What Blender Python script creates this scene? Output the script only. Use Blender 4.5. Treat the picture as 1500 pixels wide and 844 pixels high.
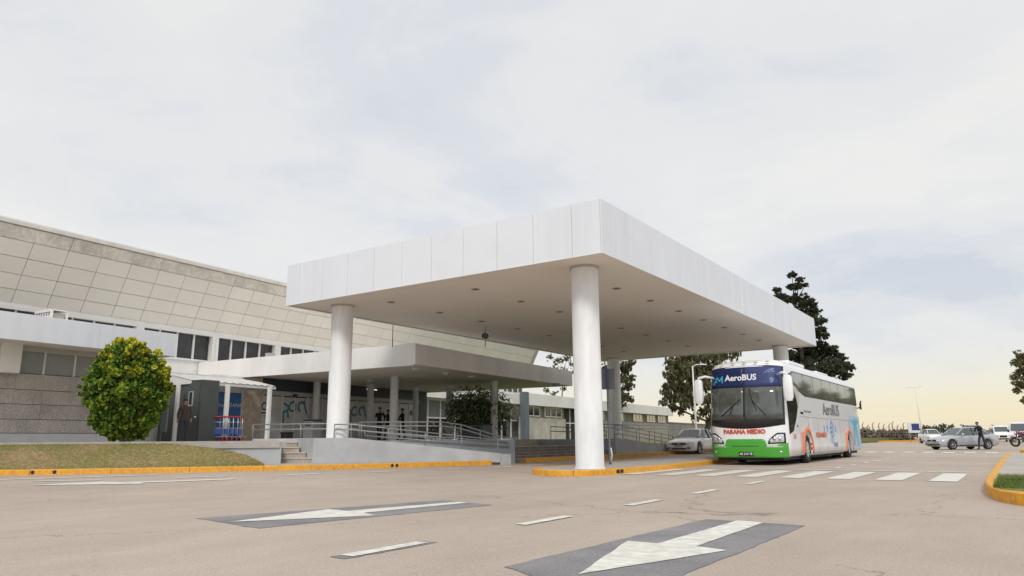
import bpy, bmesh, math, random
import numpy as np
from math import radians, sin, cos, pi
from mathutils import Vector, Matrix

random.seed(7); rng = np.random.default_rng(7)
scene = bpy.context.scene
COL = scene.collection
for o in list(bpy.data.objects): bpy.data.objects.remove(o)

# ------------------------------------------------------------------ camera
YAW, PITCH, ROLL, EYE, FPX = radians(34.6269), radians(11.86285), radians(-.43422), 0.92, 1053.11
_f = Vector((-sin(YAW)*cos(PITCH), cos(YAW)*cos(PITCH), sin(PITCH)))
_r0 = Vector((cos(YAW), sin(YAW), 0)); _u0 = _r0.cross(_f)
_r = _r0*cos(ROLL)+_u0*sin(ROLL); _u = -_r0*sin(ROLL)+_u0*cos(ROLL)
cam_d = bpy.data.cameras.new('camera'); cam = bpy.data.objects.new('camera', cam_d); COL.objects.link(cam)
M4 = Matrix(((_r.x, _u.x, -_f.x, 0), (_r.y, _u.y, -_f.y, 0), (_r.z, _u.z, -_f.z, EYE), (0, 0, 0, 1)))
cam.matrix_world = M4
cam_d.sensor_width = 36; cam_d.lens = FPX/1500*36; cam_d.clip_start = .05; cam_d.clip_end = 9000
scene.camera = cam

# surveying helpers: from a sight line of the photo's camera to a real position
def sight(px, py): return _r*((px-750)/FPX) - _u*((py-422)/FPX) + _f
def atZ(px, py, z):
    d = sight(px, py); return Vector((0, 0, EYE)) + d*((z-EYE)/d.z)
def atD(px, py, dep): return Vector((0, 0, EYE)) + sight(px, py)*dep
HA = radians(4.867)                                    # the terminal stands 4.9 degrees off the road grid
def toH(v): return Vector((v[0]*cos(HA)+v[1]*sin(HA), -v[0]*sin(HA)+v[1]*cos(HA), v[2]))
def fromH(x, y, z=0): return Vector((x*cos(HA)-y*sin(HA), x*sin(HA)+y*cos(HA), z))

# ------------------------------------------------------------------ light
SUN_EL, SUN_AZ = radians(42), radians(150)             # azimuth measured from +Y towards +X
world = bpy.data.worlds.new('World'); scene.world = world; world.use_nodes = True
wn = world.node_tree.nodes; wl = world.node_tree.links; wn.clear()
def N(t, **k):
    n = wn.new(t)
    for a, b in k.items(): setattr(n, a, b)
    return n
out = N('ShaderNodeOutputWorld')
sky = N('ShaderNodeTexSky', sky_type='NISHITA', sun_disc=False, sun_elevation=SUN_EL, sun_rotation=SUN_AZ, air_density=1.4, dust_density=3)
bg_sky = N('ShaderNodeBackground'); bg_sky.inputs[1].default_value = 0.10
bg_cl = N('ShaderNodeBackground'); bg_cl.inputs[1].default_value = 1.0
mixs = N('ShaderNodeMixShader'); mixs.inputs[0].default_value = 0.9
wl.new(sky.outputs[0], bg_sky.inputs[0]); wl.new(bg_sky.outputs[0], mixs.inputs[1]); wl.new(bg_cl.outputs[0], mixs.inputs[2]); wl.new(mixs.outputs[0], out.inputs[0])
tc = N('ShaderNodeTexCoord'); sep = N('ShaderNodeSeparateXYZ'); wl.new(tc.outputs['Generated'], sep.inputs[0])
def M(op, a, b=None, clamp=False):
    n = N('ShaderNodeMath', operation=op); n.use_clamp = clamp
    for i, v in enumerate((a, b)):
        if v is None: continue
        if isinstance(v, (int, float)): n.inputs[i].default_value = v
        else: wl.new(v, n.inputs[i])
    return n.outputs[0]
zc = M('ADD', M('MAXIMUM', sep.outputs[2], 0.0), 0.22)
cx = M('DIVIDE', sep.outputs[0], zc); cy = M('DIVIDE', sep.outputs[1], zc)
comb = N('ShaderNodeCombineXYZ'); wl.new(cx, comb.inputs[0]); wl.new(cy, comb.inputs[1])
def noise(scale, detail, rough, off=0.0, dist=0.0):
    mp = N('ShaderNodeMapping'); mp.inputs[1].default_value = (off, off*.7, 0); wl.new(comb.outputs[0], mp.inputs[0])
    n = N('ShaderNodeTexNoise'); n.inputs['Scale'].default_value = scale; n.inputs['Detail'].default_value = detail
    n.inputs['Roughness'].default_value = rough; n.inputs['Distortion'].default_value = dist
    wl.new(mp.outputs[0], n.inputs['Vector']); return n.outputs[0]
def ramp(inp, pts):
    r = N('ShaderNodeValToRGB'); r.color_ramp.interpolation = 'EASE'
    while len(r.color_ramp.elements) < len(pts): r.color_ramp.elements.new(.5)
    for e, (p, c) in zip(r.color_ramp.elements, pts): e.position = p; e.color = (*c, 1) if len(c) == 3 else c
    wl.new(inp, r.inputs[0]); return r.outputs[0]
def mixc(fac, a, b):
    n = N('ShaderNodeMix', data_type='RGBA')
    if isinstance(fac, (int, float)): n.inputs[0].default_value = fac
    else: wl.new(fac, n.inputs[0])
    for i, v in ((6, a), (7, b)):
        if isinstance(v, tuple): n.inputs[i].default_value = (*v, 1)
        else: wl.new(v, n.inputs[i])
    return n.outputs[2]
nA = noise(.95, 7, .55, 5.7, .5); nB = noise(3.0, 8, .58, 9.4, .3)
nn0 = M('ADD', M('MULTIPLY', nA, .68), M('MULTIPLY', nB, .32))
dotb = N('ShaderNodeVectorMath', operation='DOT_PRODUCT'); wl.new(tc.outputs['Generated'], dotb.inputs[0]); dotb.inputs[1].default_value = (sin(radians(2)), cos(radians(2)), 0)
azb = M('MULTIPLY', M('SUBTRACT', dotb.outputs['Value'], .72), 4.5, True)
band = M('SUBTRACT', 1.0, M('DIVIDE', M('ABSOLUTE', M('SUBTRACT', sep.outputs[2], .20)), .11), True)       # a heavier bank of cloud low over the road
nn = M('ADD', M('SUBTRACT', nn0, M('MULTIPLY', M('MULTIPLY', band, azb), .13)), M('MULTIPLY', M('SUBTRACT', sep.outputs[2], .30, True), .16))
clouds = ramp(nn, [(.33, (.62, .665, .74)), (.42, (.73, .755, .80)), (.505, (.815, .818, .825)), (.64, (.88, .87, .845))])
# warm light under the cloud deck towards the low right-hand horizon, paler all round the horizon
dotg = N('ShaderNodeVectorMath', operation='DOT_PRODUCT'); wl.new(tc.outputs['Generated'], dotg.inputs[0])
dotg.inputs[1].default_value = (sin(radians(5)), cos(radians(5)), 0)
az = M('MULTIPLY', M('SUBTRACT', dotg.outputs['Value'], .55), 2.2, True)
low = M('SUBTRACT', 1.0, M('DIVIDE', M('MAXIMUM', sep.outputs[2], 0.0), .115), True)
low2 = M('SUBTRACT', 1.0, M('DIVIDE', M('MAXIMUM', sep.outputs[2], 0.0), .32), True)
c1 = mixc(M('MULTIPLY', low2, .30), clouds, (.86, .85, .82))
glow = ramp(low, [(0.0, (.86, .85, .80)), (.45, (.91, .87, .70)), (.80, (.94, .84, .60)), (1.0, (.92, .76, .56))])
c2 = mixc(M('MULTIPLY', M('MULTIPLY', low, 1.6, True), az, True), c1, glow)
wl.new(c2, bg_cl.inputs[0])

sd = bpy.data.lights.new('sun', 'SUN'); sd.energy = 1.5; sd.angle = radians(13); sd.color = (1, .97, .93)
sun = bpy.data.objects.new('sun', sd); COL.objects.link(sun)
sdir = Vector((sin(SUN_AZ)*cos(SUN_EL), cos(SUN_AZ)*cos(SUN_EL), sin(SUN_EL)))
sun.rotation_euler = sdir.to_track_quat('Z', 'Y').to_euler(); sun.location = (20, -20, 40)
scene.view_settings.view_transform = 'Standard'; scene.view_settings.look = 'None'
scene.view_settings.exposure = 0.06; scene.view_settings.gamma = 1
scene.view_settings.use_curve_mapping = False

# ------------------------------------------------------------------ materials
MATS = {}
def mat(name, col, rough=.6, metal=0, var=0.0, scale=4.0, bump=0.0, bscale=None, col2=None, spec=.5, emit=None, detail=6, coord='Object', stretch=None, coat=0, speck=None):
    if name in MATS: return MATS[name]
    m = bpy.data.materials.new(name); m.use_nodes = True; nt = m.node_tree; b = nt.nodes['Principled BSDF']
    b.inputs['Base Color'].default_value = (*col, 1); b.inputs['Roughness'].default_value = rough
    b.inputs['Metallic'].default_value = metal; b.inputs['Specular IOR Level'].default_value = spec
    b.inputs['Coat Weight'].default_value = coat; b.inputs['Coat Roughness'].default_value = .05
    if emit: b.inputs['Emission Color'].default_value = (*emit[0], 1); b.inputs['Emission Strength'].default_value = emit[1]
    if var or bump or col2:
        t = nt.nodes.new('ShaderNodeNewGeometry'); src = t.outputs['Position']
        if stretch:
            mp = nt.nodes.new('ShaderNodeMapping'); mp.inputs['Scale'].default_value = stretch
            nt.links.new(src, mp.inputs[0]); src = mp.outputs[0]
        n = nt.nodes.new('ShaderNodeTexNoise'); n.inputs['Scale'].default_value = scale; n.inputs['Detail'].default_value = detail; n.inputs['Roughness'].default_value = .6
        nt.links.new(src, n.inputs['Vector'])
        r = nt.nodes.new('ShaderNodeValToRGB'); e = r.color_ramp.elements
        c2_ = col2 or tuple(min(1, c*(1-var)) for c in col)
        c1_ = col if col2 else tuple(min(1, c*(1+var*.5)) for c in col)
        e[0].position = .34; e[0].color = (*c2_, 1); e[1].position = .66; e[1].color = (*c1_, 1)
        nt.links.new(n.outputs[0], r.inputs[0]); cout = r.outputs[0]
        if speck:
            n3 = nt.nodes.new('ShaderNodeTexNoise'); n3.inputs['Scale'].default_value = speck[0]; n3.inputs['Detail'].default_value = 3
            nt.links.new(src, n3.inputs['Vector'])
            r3 = nt.nodes.new('ShaderNodeValToRGB'); r3.color_ramp.elements[0].position = .42; r3.color_ramp.elements[1].position = .60
            r3.color_ramp.elements[0].color = (1-speck[1],)*3+(1,); r3.color_ramp.elements[1].color = (1+speck[1]*.6,)*3+(1,)
            nt.links.new(n3.outputs[0], r3.inputs[0])
            mx = nt.nodes.new('ShaderNodeMix'); mx.data_type = 'RGBA'; mx.blend_type = 'MULTIPLY'; mx.inputs[0].default_value = 1
            nt.links.new(cout, mx.inputs[6]); nt.links.new(r3.outputs[0], mx.inputs[7]); cout = mx.outputs[2]
        nt.links.new(cout, b.inputs['Base Color'])
        if bump:
            n2 = nt.nodes.new('ShaderNodeTexNoise'); n2.inputs['Scale'].default_value = bscale or scale*4; n2.inputs['Detail'].default_value = 5
            nt.links.new(src, n2.inputs['Vector'])
            bp = nt.nodes.new('ShaderNodeBump'); bp.inputs['Strength'].default_value = bump; bp.inputs['Distance'].default_value = .02
            nt.links.new(n2.outputs[0], bp.inputs['Height']); nt.links.new(bp.outputs[0], b.inputs['Normal'])
    MATS[name] = m; return m

WHITE = mat('white_cladding', (.75, .785, .84), .42, var=.05, scale=1.6, stretch=(1, 1, .10), speck=(3.5, .022))
WPAINT = mat('white_plaster', (.80, .79, .77), .6, var=.10, scale=.8, stretch=(1, 1, .35), bump=.05, bscale=30)
SOFFIT = mat('soffit_board', (.80, .745, .68), .7, var=.05, scale=.5)
COLUMN = mat('column_paint', (.78, .785, .79), .5, var=.09, scale=1.5, stretch=(1, 1, .25), bump=.06, bscale=25, speck=(5, .04))
PANEL = mat('concrete_panel', (.80, .765, .70), .8, var=.05, scale=.4, bump=.1, bscale=20)
PANEL2 = mat('concrete_panel_light', (.825, .79, .725), .8, var=.05, scale=.5, bump=.1, bscale=20)
BEAM = mat('concrete_beam', (.72, .68, .61), .85, var=.2, scale=1.1, bump=.1, speck=(6, .1))
JOINT = mat('joint_backing', (.50, .47, .42), .9)
FRAMEW = mat('white_frame', (.74, .73, .71), .5)
GLASSD = mat('dark_glass', (.05, .05, .055), .06, spec=.5, col2=(.012, .012, .014), scale=.8)  # mottled base colour stands in for lighter reflections across the panes
GLASSG = mat('grey_glass', (.20, .20, .205), .08, var=.15, scale=.5, spec=.6); DOORG = mat('frosted_glass', (.62, .62, .61), .25, var=.2, scale=.6, spec=.4)
BLIND = mat('blind_glass', (.30, .315, .29), .25, var=.15, scale=1)
STONE = mat('stone_block', (.46, .42, .39), .85, var=.16, scale=1.5, bump=.4, bscale=22, speck=(34, .28))
STONE2 = mat('stone_block_light', (.47, .43, .385), .85, var=.14, scale=1.5, bump=.4, bscale=22, speck=(34, .2))
STONEB = mat('brown_stone', (.64, .53, .43), .85, var=.25, scale=3, bump=.3, speck=(10, .15))
DARKBAND = mat('dark_band', (.035, .037, .055), .35, var=.15, scale=1)
KIOSK = mat('dark_grey_metal', (.075, .085, .08), .5, var=.1, scale=2)
BLUE = mat('blue_panel', (.02, .15, .48), .25, var=.2, scale=1.5)
TEAL = mat('teal_print', (.05, .22, .30), .4)
BLACK = mat('black_rubber', (.018, .018, .02), .7)
BLACKG = mat('black_gloss', (.012, .012, .014), .15)
METAL = mat('galvanised_rail', (.33, .34, .36), .42, metal=.5, var=.1, scale=8)
GREYWALL = mat('grey_painted_wall', (.47, .485, .50), .75, var=.12, scale=1.0, bump=.1, bscale=20, speck=(2.2, .05))
STEPM = mat('step_concrete', (.44, .38, .32), .85, var=.2, scale=3, bump=.2, speck=(18, .08))
KERB = mat('yellow_kerb', (.82, .40, .025), .65, col2=(.68, .34, .06), scale=3.5, bump=.2, bscale=30, speck=(12, .12))
PAVE = mat('pavement_concrete', (.47, .44, .40), .9, var=.15, scale=1.5, bump=.15, speck=(20, .06))
YMARK = mat('road_paint', (.78, .76, .69), .6, var=.14, scale=4, speck=(9, .10))
CREAM = mat('cream_wall', (.55, .52, .45), .8, var=.2, scale=1.0, speck=(3, .08))
PATCH = mat('dark_asphalt_patch', (.27, .26, .265), .85, var=.25, scale=1.0, bump=.3, bscale=60, speck=(40, .14))

def road_material():
    m = bpy.data.materials.new('worn_road'); m.use_nodes = True; nt = m.node_tree; b = nt.nodes['Principled BSDF']
    b.inputs['Roughness'].default_value = .82
    L = nt.links.new; tcn = nt.nodes.new('ShaderNodeTexCoord'); P = tcn.outputs['Object']
    def nz(sc, det=6, rg=.6, st=None):
        src = P
        if st: mp = nt.nodes.new('ShaderNodeMapping'); mp.inputs['Scale'].default_value = st; L(P, mp.inputs[0]); src = mp.outputs[0]
        n = nt.nodes.new('ShaderNodeTexNoise'); n.inputs['Scale'].default_value = sc; n.inputs['Detail'].default_value = det; n.inputs['Roughness'].default_value = rg; L(src, n.inputs['Vector']); return n
    def rp(i, pts):
        r = nt.nodes.new('ShaderNodeValToRGB')
        while len(r.color_ramp.elements) < len(pts): r.color_ramp.elements.new(.5)
        for e, (p, c) in zip(r.color_ramp.elements, pts): e.position = p; e.color = (*c, 1)
        L(i, r.inputs[0]); return r.outputs[0]
    def mul(a, c):
        x = nt.nodes.new('ShaderNodeMix'); x.data_type = 'RGBA'; x.blend_type = 'MULTIPLY'; x.inputs[0].default_value = 1; L(a, x.inputs[6]); L(c, x.inputs[7]); return x.outputs[2]
    base = rp(nz(.16, 8, .62).outputs[0], [(.28, (.42, .345, .285)), (.5, (.49, .41, .342)), (.72, (.545, .465, .392))])
    base = mul(base, rp(nz(1.3, 6, .7, (1, .35, 1)).outputs[0], [(.3, (.90, .90, .90)), (.62, (1.03, 1.03, 1.03))]))
    base = mul(base, rp(nz(45, 3, .7).outputs[0], [(.35, (.80, .80, .80)), (.65, (1.10, 1.10, 1.10))]))
    base = mul(base, rp(nz(7, 5, .6).outputs[0], [(.62, (1, 1, 1)), (.72, (.80, .79, .78))]))
    vt = nt.nodes.new('ShaderNodeTexVoronoi'); vt.feature = 'DISTANCE_TO_EDGE'; vt.inputs['Scale'].default_value = .16
    nd = nz(1.6, 6, .6); ad = nt.nodes.new('ShaderNodeVectorMath'); ad.operation = 'MULTIPLY_ADD'; ad.inputs[1].default_value = (1.3, 1.3, 0)
    L(nd.outputs['Color'], ad.inputs[0]); L(P, ad.inputs[2]); L(ad.outputs[0], vt.inputs['Vector'])
    crack = rp(vt.outputs['Distance'], [(.0, (0, 0, 0)), (.0038, (1, 1, 1))])
    gate = rp(nz(.35, 3).outputs[0], [(.42, (1, 1, 1)), (.52, (.55, .53, .50))])
    mx = nt.nodes.new('ShaderNodeMix'); mx.data_type = 'RGBA'; L(crack, mx.inputs[0]); L(gate, mx.inputs[6]); mx.inputs[7].default_value = (1, 1, 1, 1)
    base = mul(base, mx.outputs[2])
    L(base, b.inputs['Base Color'])
    bp = nt.nodes.new('ShaderNodeBump'); bp.inputs['Strength'].default_value = .35; bp.inputs['Distance'].default_value = .01; L(nz(60, 4).outputs[0], bp.inputs['Height']); L(bp.outputs[0], b.inputs['Normal'])
    return m
ROAD = road_material()

# ------------------------------------------------------------------ mesh builder
class MB:
    def __init__(s): s.v = []; s.f = []; s.mi = []; s.sm = []
    def add(s, vs, fs, mi=0, smooth=False):
        n = len(s.v); s.v += [tuple(v) for v in vs]; s.f += [[i+n for i in f] for f in fs]; s.mi += [mi]*len(fs); s.sm += [smooth]*len(fs); return s
    def box(s, a, b, mi=0, bev=0):
        x0, y0, z0 = a; x1, y1, z1 = b
        return s.add([(x0, y0, z0), (x1, y0, z0), (x1, y1, z0), (x0, y1, z0), (x0, y0, z1), (x1, y0, z1), (x1, y1, z1), (x0, y1, z1)],
                     [(0, 3, 2, 1), (4, 5, 6, 7), (0, 1, 5, 4), (1, 2, 6, 5), (2, 3, 7, 6), (3, 0, 4, 7)], mi)
    def prism(s, poly, z0, z1, mi=0):
        n = len(poly); A = sum(poly[i][0]*poly[(i+1) % n][1]-poly[(i+1) % n][0]*poly[i][1] for i in range(n))
        if A < 0: poly = list(poly)[::-1]
        zb = z0 if callable(z0) else (lambda p: z0); zt = z1 if callable(z1) else (lambda p: z1)
        vs = [(p[0], p[1], zb(p)) for p in poly]+[(p[0], p[1], zt(p)) for p in poly]
        return s.add(vs, [tuple(range(n))[::-1], tuple(range(n, 2*n))]+[(i, (i+1) % n, n+(i+1) % n, n+i) for i in range(n)], mi)
    def tube(s, pts, r, n=10, mi=0, cap=True, r2=None):
        pts = [Vector(p) for p in pts]; rings = []
        for i, p in enumerate(pts):
            t = (pts[min(i+1, len(pts)-1)]-pts[max(i-1, 0)]).normalized()
            a = t.cross(Vector((0, 0, 1)) if abs(t.z) < .95 else Vector((0, 1, 0))).normalized(); c = t.cross(a)
            rr = r if r2 is None else r+(r2-r)*i/(len(pts)-1)
            rings.append([p+(a*cos(2*pi*k/n)+c*sin(2*pi*k/n))*rr for k in range(n)])
        vs = [v for rg in rings for v in rg]; fs = []
        for i in range(len(pts)-1):
            for k in range(n): fs.append((i*n+k, i*n+(k+1) % n, (i+1)*n+(k+1) % n, (i+1)*n+k))
        s.add(vs, fs, mi, True)
        if cap: 
            m = len(s.v)-len(vs); s.f.append([m+k for k in range(n)][::-1]); s.f.append([m+(len(pts)-1)*n+k for k in range(n)]); s.mi += [mi]*2; s.sm += [False]*2
        return s
    def lathe(s, prof, c, axis='z', n=20, mi=0):
        vs = []; 
        for r, h in prof:
            for k in range(n):
                a = 2*pi*k/n; u, w = r*cos(a), r*sin(a)
                vs.append((c[0]+u, c[1]+w, c[2]+h) if axis == 'z' else (c[0]+h, c[1]+u, c[2]+w) if axis == 'x' else (c[0]+u, c[1]+h, c[2]+w))
        fs = [(i*n+k, i*n+(k+1) % n, (i+1)*n+(k+1) % n, (i+1)*n+k) for i in range(len(prof)-1) for k in range(n)]
        return s.add(vs, fs, mi, True)
    def build(s, name, m, parent=None, bevel=0):
        me = bpy.data.meshes.new(name); me.from_pydata(s.v, [], s.f)
        for x in (m if isinstance(m, (list, tuple)) else [m]): me.materials.append(x)
        me.polygons.foreach_set('material_index', s.mi); me.polygons.foreach_set('use_smooth', s.sm)
        if bevel:
            bm = bmesh.new(); bm.from_mesh(me); bmesh.ops.bevel(bm, geom=list(bm.edges), offset=bevel, segments=2, affect='EDGES', profile=.5, clamp_overlap=True); bm.to_mesh(me); bm.free()
        me.update(); return link(me, name, parent)
def link(me, name, parent=None):
    o = bpy.data.objects.new(name, me); COL.objects.link(o)
    if parent: 
        o.parent = parent
        r = parent
        b = r.get('_base')
        if b is not None: o.matrix_parent_inverse = Matrix.Translation(Vector(b)*-1)
    return o
def tag(o, label=None, cat=None, group=None, kind=None):
    if label: o['label'] = label
    if cat: o['category'] = cat
    if group: o['group'] = group
    if kind: o['kind'] = kind
    return o
def thing(name, label, cat, loc=(0, 0, 0), rz=0, group=None):
    o = bpy.data.objects.new(name, None); COL.objects.link(o); o.location = loc; o.rotation_euler = (0, 0, rz); o.empty_display_size = .3
    return tag(o, label, cat, group)
def thingH(name, label, cat, base, group=None):        # parts are drawn in terminal-grid coordinates
    o = thing(name, label, cat, fromH(*base), HA, group); o['_base'] = tuple(base); return o
def clone(o, parent=None):
    c = o.copy(); COL.objects.link(c)
    if parent: c.parent = parent
    for ch in list(o.children): clone(ch, c)
    return c
def inst(me, name, parent, loc, rot=None, scale=None):
    o = link(me, name, parent); o.location = loc
    if rot: o.rotation_euler = rot
    if scale: o.scale = scale
    return o
def boxmesh(name, sx, sy, sz, m, bevel=0):
    mb = MB().box((-sx/2, -sy/2, -sz/2), (sx/2, sy/2, sz/2)); o = mb.build(name, m, None, bevel); me = o.data; bpy.data.objects.remove(o); return me
def smoothstep(t): t = max(0, min(1, t)); return t*t*(3-2*t)
def gz(x, y=0): return .06*smoothstep((-10.2-x)/4)       # the inner lane lies a little higher
def bake_bool(o, cutters):
    par = o.parent; o.parent = None
    for c in cutters:
        md = o.modifiers.new('b', 'BOOLEAN'); md.operation = 'DIFFERENCE'; md.object = c; md.solver = 'EXACT'
    bpy.context.view_layer.update()
    dg = bpy.context.evaluated_depsgraph_get(); me = bpy.data.meshes.new_from_object(o.evaluated_get(dg))
    o.modifiers.clear(); o.data = me
    for c in cutters: bpy.data.objects.remove(c)
    o.parent = par
def text_mesh(txt, size, bold=0.0, ext=0.004, shear=0):
    cu = bpy.data.curves.new('lettering', 'FONT'); cu.body = txt; cu.size = size; cu.offset = bold; cu.extrude = ext; cu.shear = shear
    cu.align_x = 'CENTER'; cu.align_y = 'CENTER'; cu.resolution_u = 3
    o = bpy.data.objects.new('lettering', cu); COL.objects.link(o); bpy.context.view_layer.update()
    me = bpy.data.meshes.new_from_object(o.evaluated_get(bpy.context.evaluated_depsgraph_get()))
    bpy.data.objects.remove(o); return me
def remap(me, fn):
    for v in me.vertices: v.co = fn(v.co)
    return me

# ------------------------------------------------------------------ ground, road and kerbs
xs = [-4000, -300, -60, -14.2, -13.4, -12.6, -11.8, -11, -10.2, -5, 0, 10, 60, 300, 4000]; ys = [-600, -20, 0, 20, 60, 300, 1200, 6000]
mb = MB(); nx = len(xs)
mb.add([(x, y, gz(x)) for y in ys for x in xs], [(j*nx+i, j*nx+i+1, (j+1)*nx+i+1, (j+1)*nx+i) for j in range(len(ys)-1) for i in range(nx-1)])
tag(mb.build('road', ROAD), kind='structure')

def offset_path(pts, d):
    out = []
    for i, p in enumerate(pts):
        a = Vector(pts[max(i-1, 0)]); b = Vector(pts[min(i+1, len(pts)-1)]); t = (b-a).normalized(); out.append(Vector((p[0]-t.y*d, p[1]+t.x*d)))
    return out
def resample(pts, step):
    pts = [Vector(p[:2]) for p in pts]; out = [pts[0]]; acc = 0
    # catmull-rom subdivide first
    dense = []
    for i in range(len(pts)-1):
        p0, p1, p2, p3 = pts[max(i-1, 0)], pts[i], pts[i+1], pts[min(i+2, len(pts)-1)]
        for k in range(12):
            t = k/12; dense.append(.5*((2*p1)+(p2-p0)*t+(2*p0-5*p1+4*p2-p3)*t*t+(-p0+3*p1-3*p2+p3)*t**3))
    dense.append(pts[-1])
    last = dense[0]
    for q in dense[1:]:
        while (q-last).length >= step:
            last = last+(q-last).normalized()*step; out.append(last.copy())
    if (dense[-1]-out[-1]).length > .1: out.append(dense[-1])
    return out
def kerb(pts, side, label, step=.5, h=.15, w=.15, per=4, holes=()):
    """a run of painted kerb stones; side=+1 puts the stones to the left of the path"""
    path = resample(pts, step); inner = offset_path(path, side*w)
    mb = MB(); r = .02
    t = thing('kerb', None, None, (path[0].x, path[0].y, gz(path[0].x))); t['kind'] = 'structure'; del_lab = True
    n = len(path)-1; i = 0
    while i < n:
        j = min(i+per, n); mb = MB(); vs = []
        for k in range(i, j+1):
            p, q = path[k].copy(), inner[k].copy()
            if k == i and i > 0: s_ = (path[k+1]-p).normalized()*.006; p += s_; q += s_
            if k == j and j < n: s_ = (path[k-1]-p).normalized()*.006; p += s_; q += s_
            z = gz(p.x); d = (q-p).normalized()*r
            vs += [(p.x, p.y, z-.05), (p.x, p.y, z+h-r), (p.x+d.x, p.y+d.y, z+h), (q.x, q.y, z+h), (q.x, q.y, z-.05)]
        m = j-i; fs = [(a*5+b, (a+1)*5+b, (a+1)*5+b+1, a*5+b+1) for a in range(m) for b in range(4)]
        fs += [(0, 1, 2, 3, 4), tuple(m*5+b for b in (4, 3, 2, 1, 0))]
        vs = [(x-t.location.x, y-t.location.y, z-t.location.z) for x, y, z in vs]
        mb.add(vs, fs); mb.build('kerb_stone', KERB, t); i = j
    return t, path, inner
LK = [(-31, 1.0), (-26.3, 4.9), (-22.58, 8.52), (-20.48, 10.79), (-18.43, 13.38), (-17.18, 15.22), (-16.03, 17.43), (-14.9, 20.31)]
k1, kp1, ki1 = kerb(LK, 1, 'left')
FK = [(-15.1, 22.7), (-15.1, 25), (-15.1, 30), (-15.3, 36), (-15.5, 44), (-15.5, 60), (-15.5, 90)]
k2, kp2, ki2 = kerb(FK, 1, 'far', step=1.0, per=2)
# traffic island under the drop-off canopy
IS = [(-9.9, 22.5), (-9.9, 18), (-9.93, 16.2), (-9.75, 15.2), (-9.25, 14.45), (-8.5, 14.0), (-7.95, 14.0), (-7.72, 14.8), (-7.68, 16.2), (-7.95, 19), (-8.6, 24), (-9.1, 28), (-9.1, 44)]
IS[0:1] = [(-10.4, 44), (-10.4, 26)]
# measured outline, scaled to the same survey as everything else
IS = [(-12.2, 46), (-12.2, 30), (-11.4, 22), (-11.05, 18.2), (-10.95, 16.9), (-10.45, 16.1), (-9.6, 15.75), (-9.0, 16.1), (-8.75, 17.2), (-8.62, 19.5), (-8.72, 22), (-9.05, 26), (-9.3, 30), (-9.3, 46)]
k3, kp3, ki3 = kerb(IS, 1, 'island', step=.35, per=5)
mb = MB(); mb.prism([(p.x, p.y) for p in ki3], -.02, lambda p: gz(p[0])+.146); tag(mb.build('island_pavement', PAVE), kind='structure')
# right-hand island
RK = [(12, 9.2), (6, 9.6), (1.2, 10.6), (.15, 11.7), (-.3, 12.45), (-.5, 13.6), (-.6, 15.4), (-.62, 19.6), (-.6, 30), (-.5, 37.8), (.1, 39.2), (2.0, 39.8), (12, 40)]
k4, kp4, ki4 = kerb(RK, -1, 'right', h=.17)
mb = MB(); mb.prism([(p.x, p.y) for p in ki4], -.02, .165); tag(mb.build('median_pavement', PAVE), kind='structure')
RK2 = [(9, 44.2), (1.2, 44.2), (.2, 44.5), (-.15, 45.2), (.2, 46), (1.2, 46.3), (9, 46.4)]
k5, kp5, ki5 = kerb(RK2, -1, 'small', h=.2)
mb = MB(); mb.prism([(p.x, p.y) for p in ki5], -.02, .19); tag(mb.build('median_pavement', PAVE), kind='structure')
# drain holes in the kerb faces
def hole(px, py, z, r, path, square=False):
    p = atZ(px, py, z); q = min(path, key=lambda s: (s-Vector((p.x, p.y))).length); i = path.index(q)
    t = (path[min(i+1, len(path)-1)]-path[max(0, i-1)]).normalized(); nrm = Vector((t.y, -t.x, 0))
    c = Vector((q.x, q.y, 0))+Vector((t.x, t.y, 0))*((Vector((p.x, p.y))-q).dot(t)); c.z = z
    mb = MB()
    if square: 
        T = Vector((t.x, t.y, 0))
        for a, b in (((-.17, -.045), (-.02, .045)), ((.02, -.045), (.17, .045))):
            ps = [c+T*u+Vector((0, 0, w))+nrm*.006 for u, w in ((a[0], a[1]), (b[0], a[1]), (b[0], b[1]), (a[0], b[1]))]
            mb.add(ps+[x-nrm*.05 for x in ps], [(0, 1, 2, 3), (0, 4, 5, 1), (1, 5, 6, 2), (2, 6, 7, 3), (3, 7, 4, 0)])
    else:
        mb.tube([c-nrm*.08, c+nrm*.006], r, 12)
    return mb
for (px, py, pth, par) in ((64, 690.5, kp1, k1), (97, 689.8, kp1, k1), (580, 682.5, kp1, k1), (588, 682.4, kp1, k1)):
    o = hole(px, py, .135, .05, pth).build('drain_hole', BLACK, par); o.matrix_parent_inverse = Matrix.Translation(par.location*-1)
o = hole(912, 690.5, .075, .05, kp3, True).build('drain_slot', BLACK, k3); o.matrix_parent_inverse = Matrix.Translation(k3.location*-1)

# pavement strip behind the left kerb, and in front of the steps
plat_edge = offset_path(kp1, 2.35)
FLOOR = .9
mb = MB(); mb.prism([(p.x, p.y) for p in ki1 if p.y > 12.3]+[(-15.4, 22.4), (-17.4, 21.6), (-20.9, 18.4), (-23.4, 18.0)], -.02, .196); tag(mb.build('pavement', PAVE), kind='structure')
mb = MB(); mb.prism([(p.x, p.y) for p in ki2]+[(-40, 90), (-40, 34), (-17.0, 34), (-17.0, 22.7)], -.02, .194); tag(mb.build('pavement', PAVE), kind='structure')

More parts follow.
